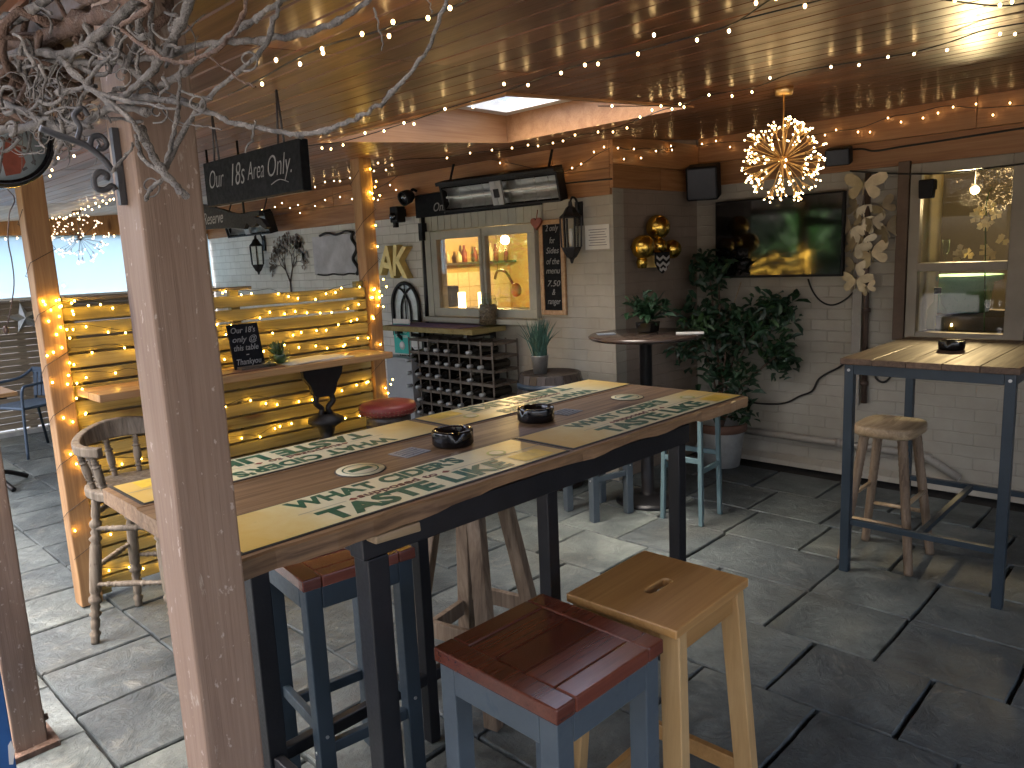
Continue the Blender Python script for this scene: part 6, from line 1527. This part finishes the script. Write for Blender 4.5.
for px_, nm in ((462, 'left'), (482, 'middle')):
    p = atX(px_, 300, 4.5); t = thing('pillar_candle', 'glowing pillar candle on the ledge inside the hatch, the %s one' % nm, 'candle', (4.5, p.y, 1.12)); MB().lathe([(0, 1.13), (.032, 1.13), (.032, 1.27), (0, 1.272)], (4.5, p.y, 0), 16).build('wax', M['candle'], t)
b = MB(); b.bb((4.24, 3.62, 1.09), (4.75, 5.1, 1.125)); b.bb((4.3, 3.7, .755), (4.7, 5.0, 1.0895)); tag(b.build('kitchen_counter', M['darkwall'], None, .003), 'brown counter just inside the serving hatch', 'counter')
p = atX(452, 296, 4.7); b = MB(); b.bb((4.62, p.y-.08, 1.126), (4.72, p.y+.08, 1.32)); tag(b.build('kitchen_box', M['blackmatt'], None, .01), 'black box on the counter inside the left hatch pane', 'box')
p = atX(505, 240, 5.4); t = thing('kitchen_lamp', 'warm pendant lamp inside the serving hatch', 'lamp', p); MB().ball(p, .045, 14, 9).build('globe', M['lampglow'], t); MB().tube([p+Vector((0, 0, .044)), (p.x, p.y, 2.4)], .005, 6).build('cord', M['black'], t)

# ------------------------------------------------------------------ greenery across the yard, seen mirrored in the television and the hatch, plus an added hedge and canopy
t = thing('palm_plant', 'bright green palm across the yard mirrored in the television', 'plant', (-1.6, 5.0, 0))
MB().lathe([(0, 0), (.2, 0), (.26, .5), (.28, .52), (.25, .52), (.24, .46), (0, .45)], (-1.6, 5.0, 0), 24).build('pot', M['terracotta'], t)
b = MB()
for k in range(110):
    a = rv.uniform(0, 6.28); o = rv.uniform(.1, 1.4); L = rv.uniform(.6, 1.0); d = Vector((math.cos(a)*math.sin(o), math.sin(a)*math.sin(o), math.cos(o))); s = d.cross(ZP).normalized()*.03; q = Vector((-1.6, 5.0, 1.15+rv.random()*.5)); dr = Vector((0, 0, -.3*math.sin(o)*L))
    b.add([q-s*.2, q+s*.2, q+d*L*.5+s, q+d*L*.5-s, q+d*L*.85+s*.6+dr*.5, q+d*L*.85-s*.6+dr*.5, q+d*L+dr], [(0, 1, 2, 3), (3, 2, 4, 5), (5, 4, 6)])
b.build('fronds', M['palm'], t); MB().tube([(-1.6, 5, .44), (-1.6, 5, 1.65)], [.06, .04], 10).build('trunk', M['barkbrown'], t)
t = thing('garden_bush', 'leafy green bush across the yard mirrored in the hatch window', 'bush', (-2.6, 10.2, 0))
b = MB()
for k in range(9): b.tube(smooth_path([(-2.6, 10.2, 0), (-2.6+rv.gauss(0, .2), 10.2+rv.gauss(0, .2), .7), (-2.6+rv.gauss(0, .5), 10.2+rv.gauss(0, .6), 1.6)]), [.03]*5+[.02]*5+[.008], 6)
b.build('stems', M['barkbrown'], t); b = MB(); leafset(b, (-2.6, 10.2, 1.1), (.8, 1.5, 1.0), 1500, .16, 77); b.build('leaves', M['palm'], t)

t = thing('dark_shed', 'long dark timber outbuilding across the yard mirrored in the sash window', 'building', (-9.2, 1.5, 0))
b = MB()
for k in range(26): b.bb((-8.9, -.6+k*.17, 0), (-8.875-.004*(k % 2), -.6+k*.17+.168, 2.4))
b.bb((-10.4, -.6, 0), (-8.901, 3.82, 2.39)); b.build('wall', M['barrel'], t)
b = MB(); b.prism([(-1.15, -.05), (1.15, -.05), (0, .75)], (-9.6, -.75, 2.45), (1, 0, 0), (0, 0, 1), -4.7); b.build('roof', M['bracketgrey'], t)
b = MB(); b.bb((-8.872, .6, .02), (-8.85, 1.5, 2.05)); b.build('door', M['greybox'], t, .004)
t = thing('added_hedge', 'tall dark green hedge added across the yard to darken the television reflection', 'hedge', (-3.4, 6.2, 0))  # unseen, added so the television mirrors something dark instead of sky
b = MB()
for k in range(12): b.tube([(-3.4, 4.3+k*.35, 0), (-3.4+rv.gauss(0, .1), 4.3+k*.35, 1.2), (-3.4+rv.gauss(0, .2), 4.3+k*.35, 2.3)], [.04, .03, .01], 6)
b.build('stems', M['barkbrown'], t); b = MB()
for k in range(5): leafset(b, (-3.4, 4.4+k*.9, 1.3), (.55, .7, 1.5), 1100, .17, 90+k)
b.build('leaves', M['leaf2'], t)
t = thing('added_yard_canopy', 'unseen white boarded canopy added behind the camera to block high sky', 'canopy', (-1.4, -1.6, 0))  # unseen roof added to keep high sky off the foreground
b = MB()
for k in range(28): b.bb((-3.2, -5.5+k*.275, 2.46), (.24, -5.5+k*.275+.272, 2.49))
b.build('ceiling_boards', M['white'], t)
MB().bb((-3.25, -5.55, 2.493), (.27, 2.25, 2.60)).build('roof_deck', M['bracketgrey'], t)
for x, y in ((-3.1, -5.3), (-3.1, -1.6), (-3.1, 2.0)): MB().bb((x-.05, y-.05, 0), (x+.05, y+.05, 2.458)).build('added_canopy_post', M['white'], t, .004)
# ------------------------------------------------------------------ light
w = bpy.data.worlds.new('World'); S.world = w; w.use_nodes = True
nt = w.node_tree; nt.nodes.clear(); out = nt.nodes.new('ShaderNodeOutputWorld'); bg = nt.nodes.new('ShaderNodeBackground'); st_ = nt.nodes.new('ShaderNodeTexSky')
st_.sky_type = 'NISHITA'; st_.sun_disc = False; st_.air_density = .6; st_.dust_density = 7.0; st_.ozone_density = .5
EL, AZ = R_(74), None
sd_ = Vector((-.93, .36, 0)).normalized()           # horizontal direction towards the sun
st_.sun_elevation = EL; st_.sun_rotation = math.atan2(sd_.x, sd_.y)
bg.inputs[1].default_value = .15
nt.links.new(st_.outputs[0], bg.inputs[0]); nt.links.new(bg.outputs[0], out.inputs[0])
sl = bpy.data.lights.new('sun', 'SUN'); sl.energy = 0.5; sl.angle = R_(90); sl.color = (1, .97, .92)
so = bpy.data.objects.new('sun', sl); COL.objects.link(so)
dirv = Vector((sd_.x*math.cos(EL), sd_.y*math.cos(EL), math.sin(EL))); so.rotation_euler = dirv.to_track_quat('Z', 'Y').to_euler(); so.location = dirv*20
def lamp(name, loc, e, col=(1, .72, .36), r=.06):
    l = bpy.data.lights.new(name, 'POINT'); l.energy = e; l.color = col; l.shadow_soft_size = r; o = bpy.data.objects.new(name, l); COL.objects.link(o); o.location = loc
lamp('room lamp light', atX(975, 190, 6.1)+Vector((-.05, .02, -.06)), 11)
lamp('kitchen lamp light', atX(505, 240, 5.4)+Vector((-.06, 0, -.06)), 6, (1, .66, .24))

S.view_settings.view_transform = 'Standard'; S.view_settings.look = 'None'; S.view_settings.gamma = 1.0; S.view_settings.use_curve_mapping = False
S.view_settings.exposure = 3.05
S.cycles.use_denoising = True; S.cycles.denoiser = 'OPENIMAGEDENOISE'
S.cycles.max_bounces = 10; S.cycles.diffuse_bounces = 7; S.cycles.glossy_bounces = 4; S.cycles.transparent_max_bounces = 12
S.cycles.sample_clamp_indirect = 6; S.cycles.sample_clamp_direct = 0; S.cycles.caustics_reflective = False; S.cycles.caustics_refractive = False
S.cycles.use_light_tree = True
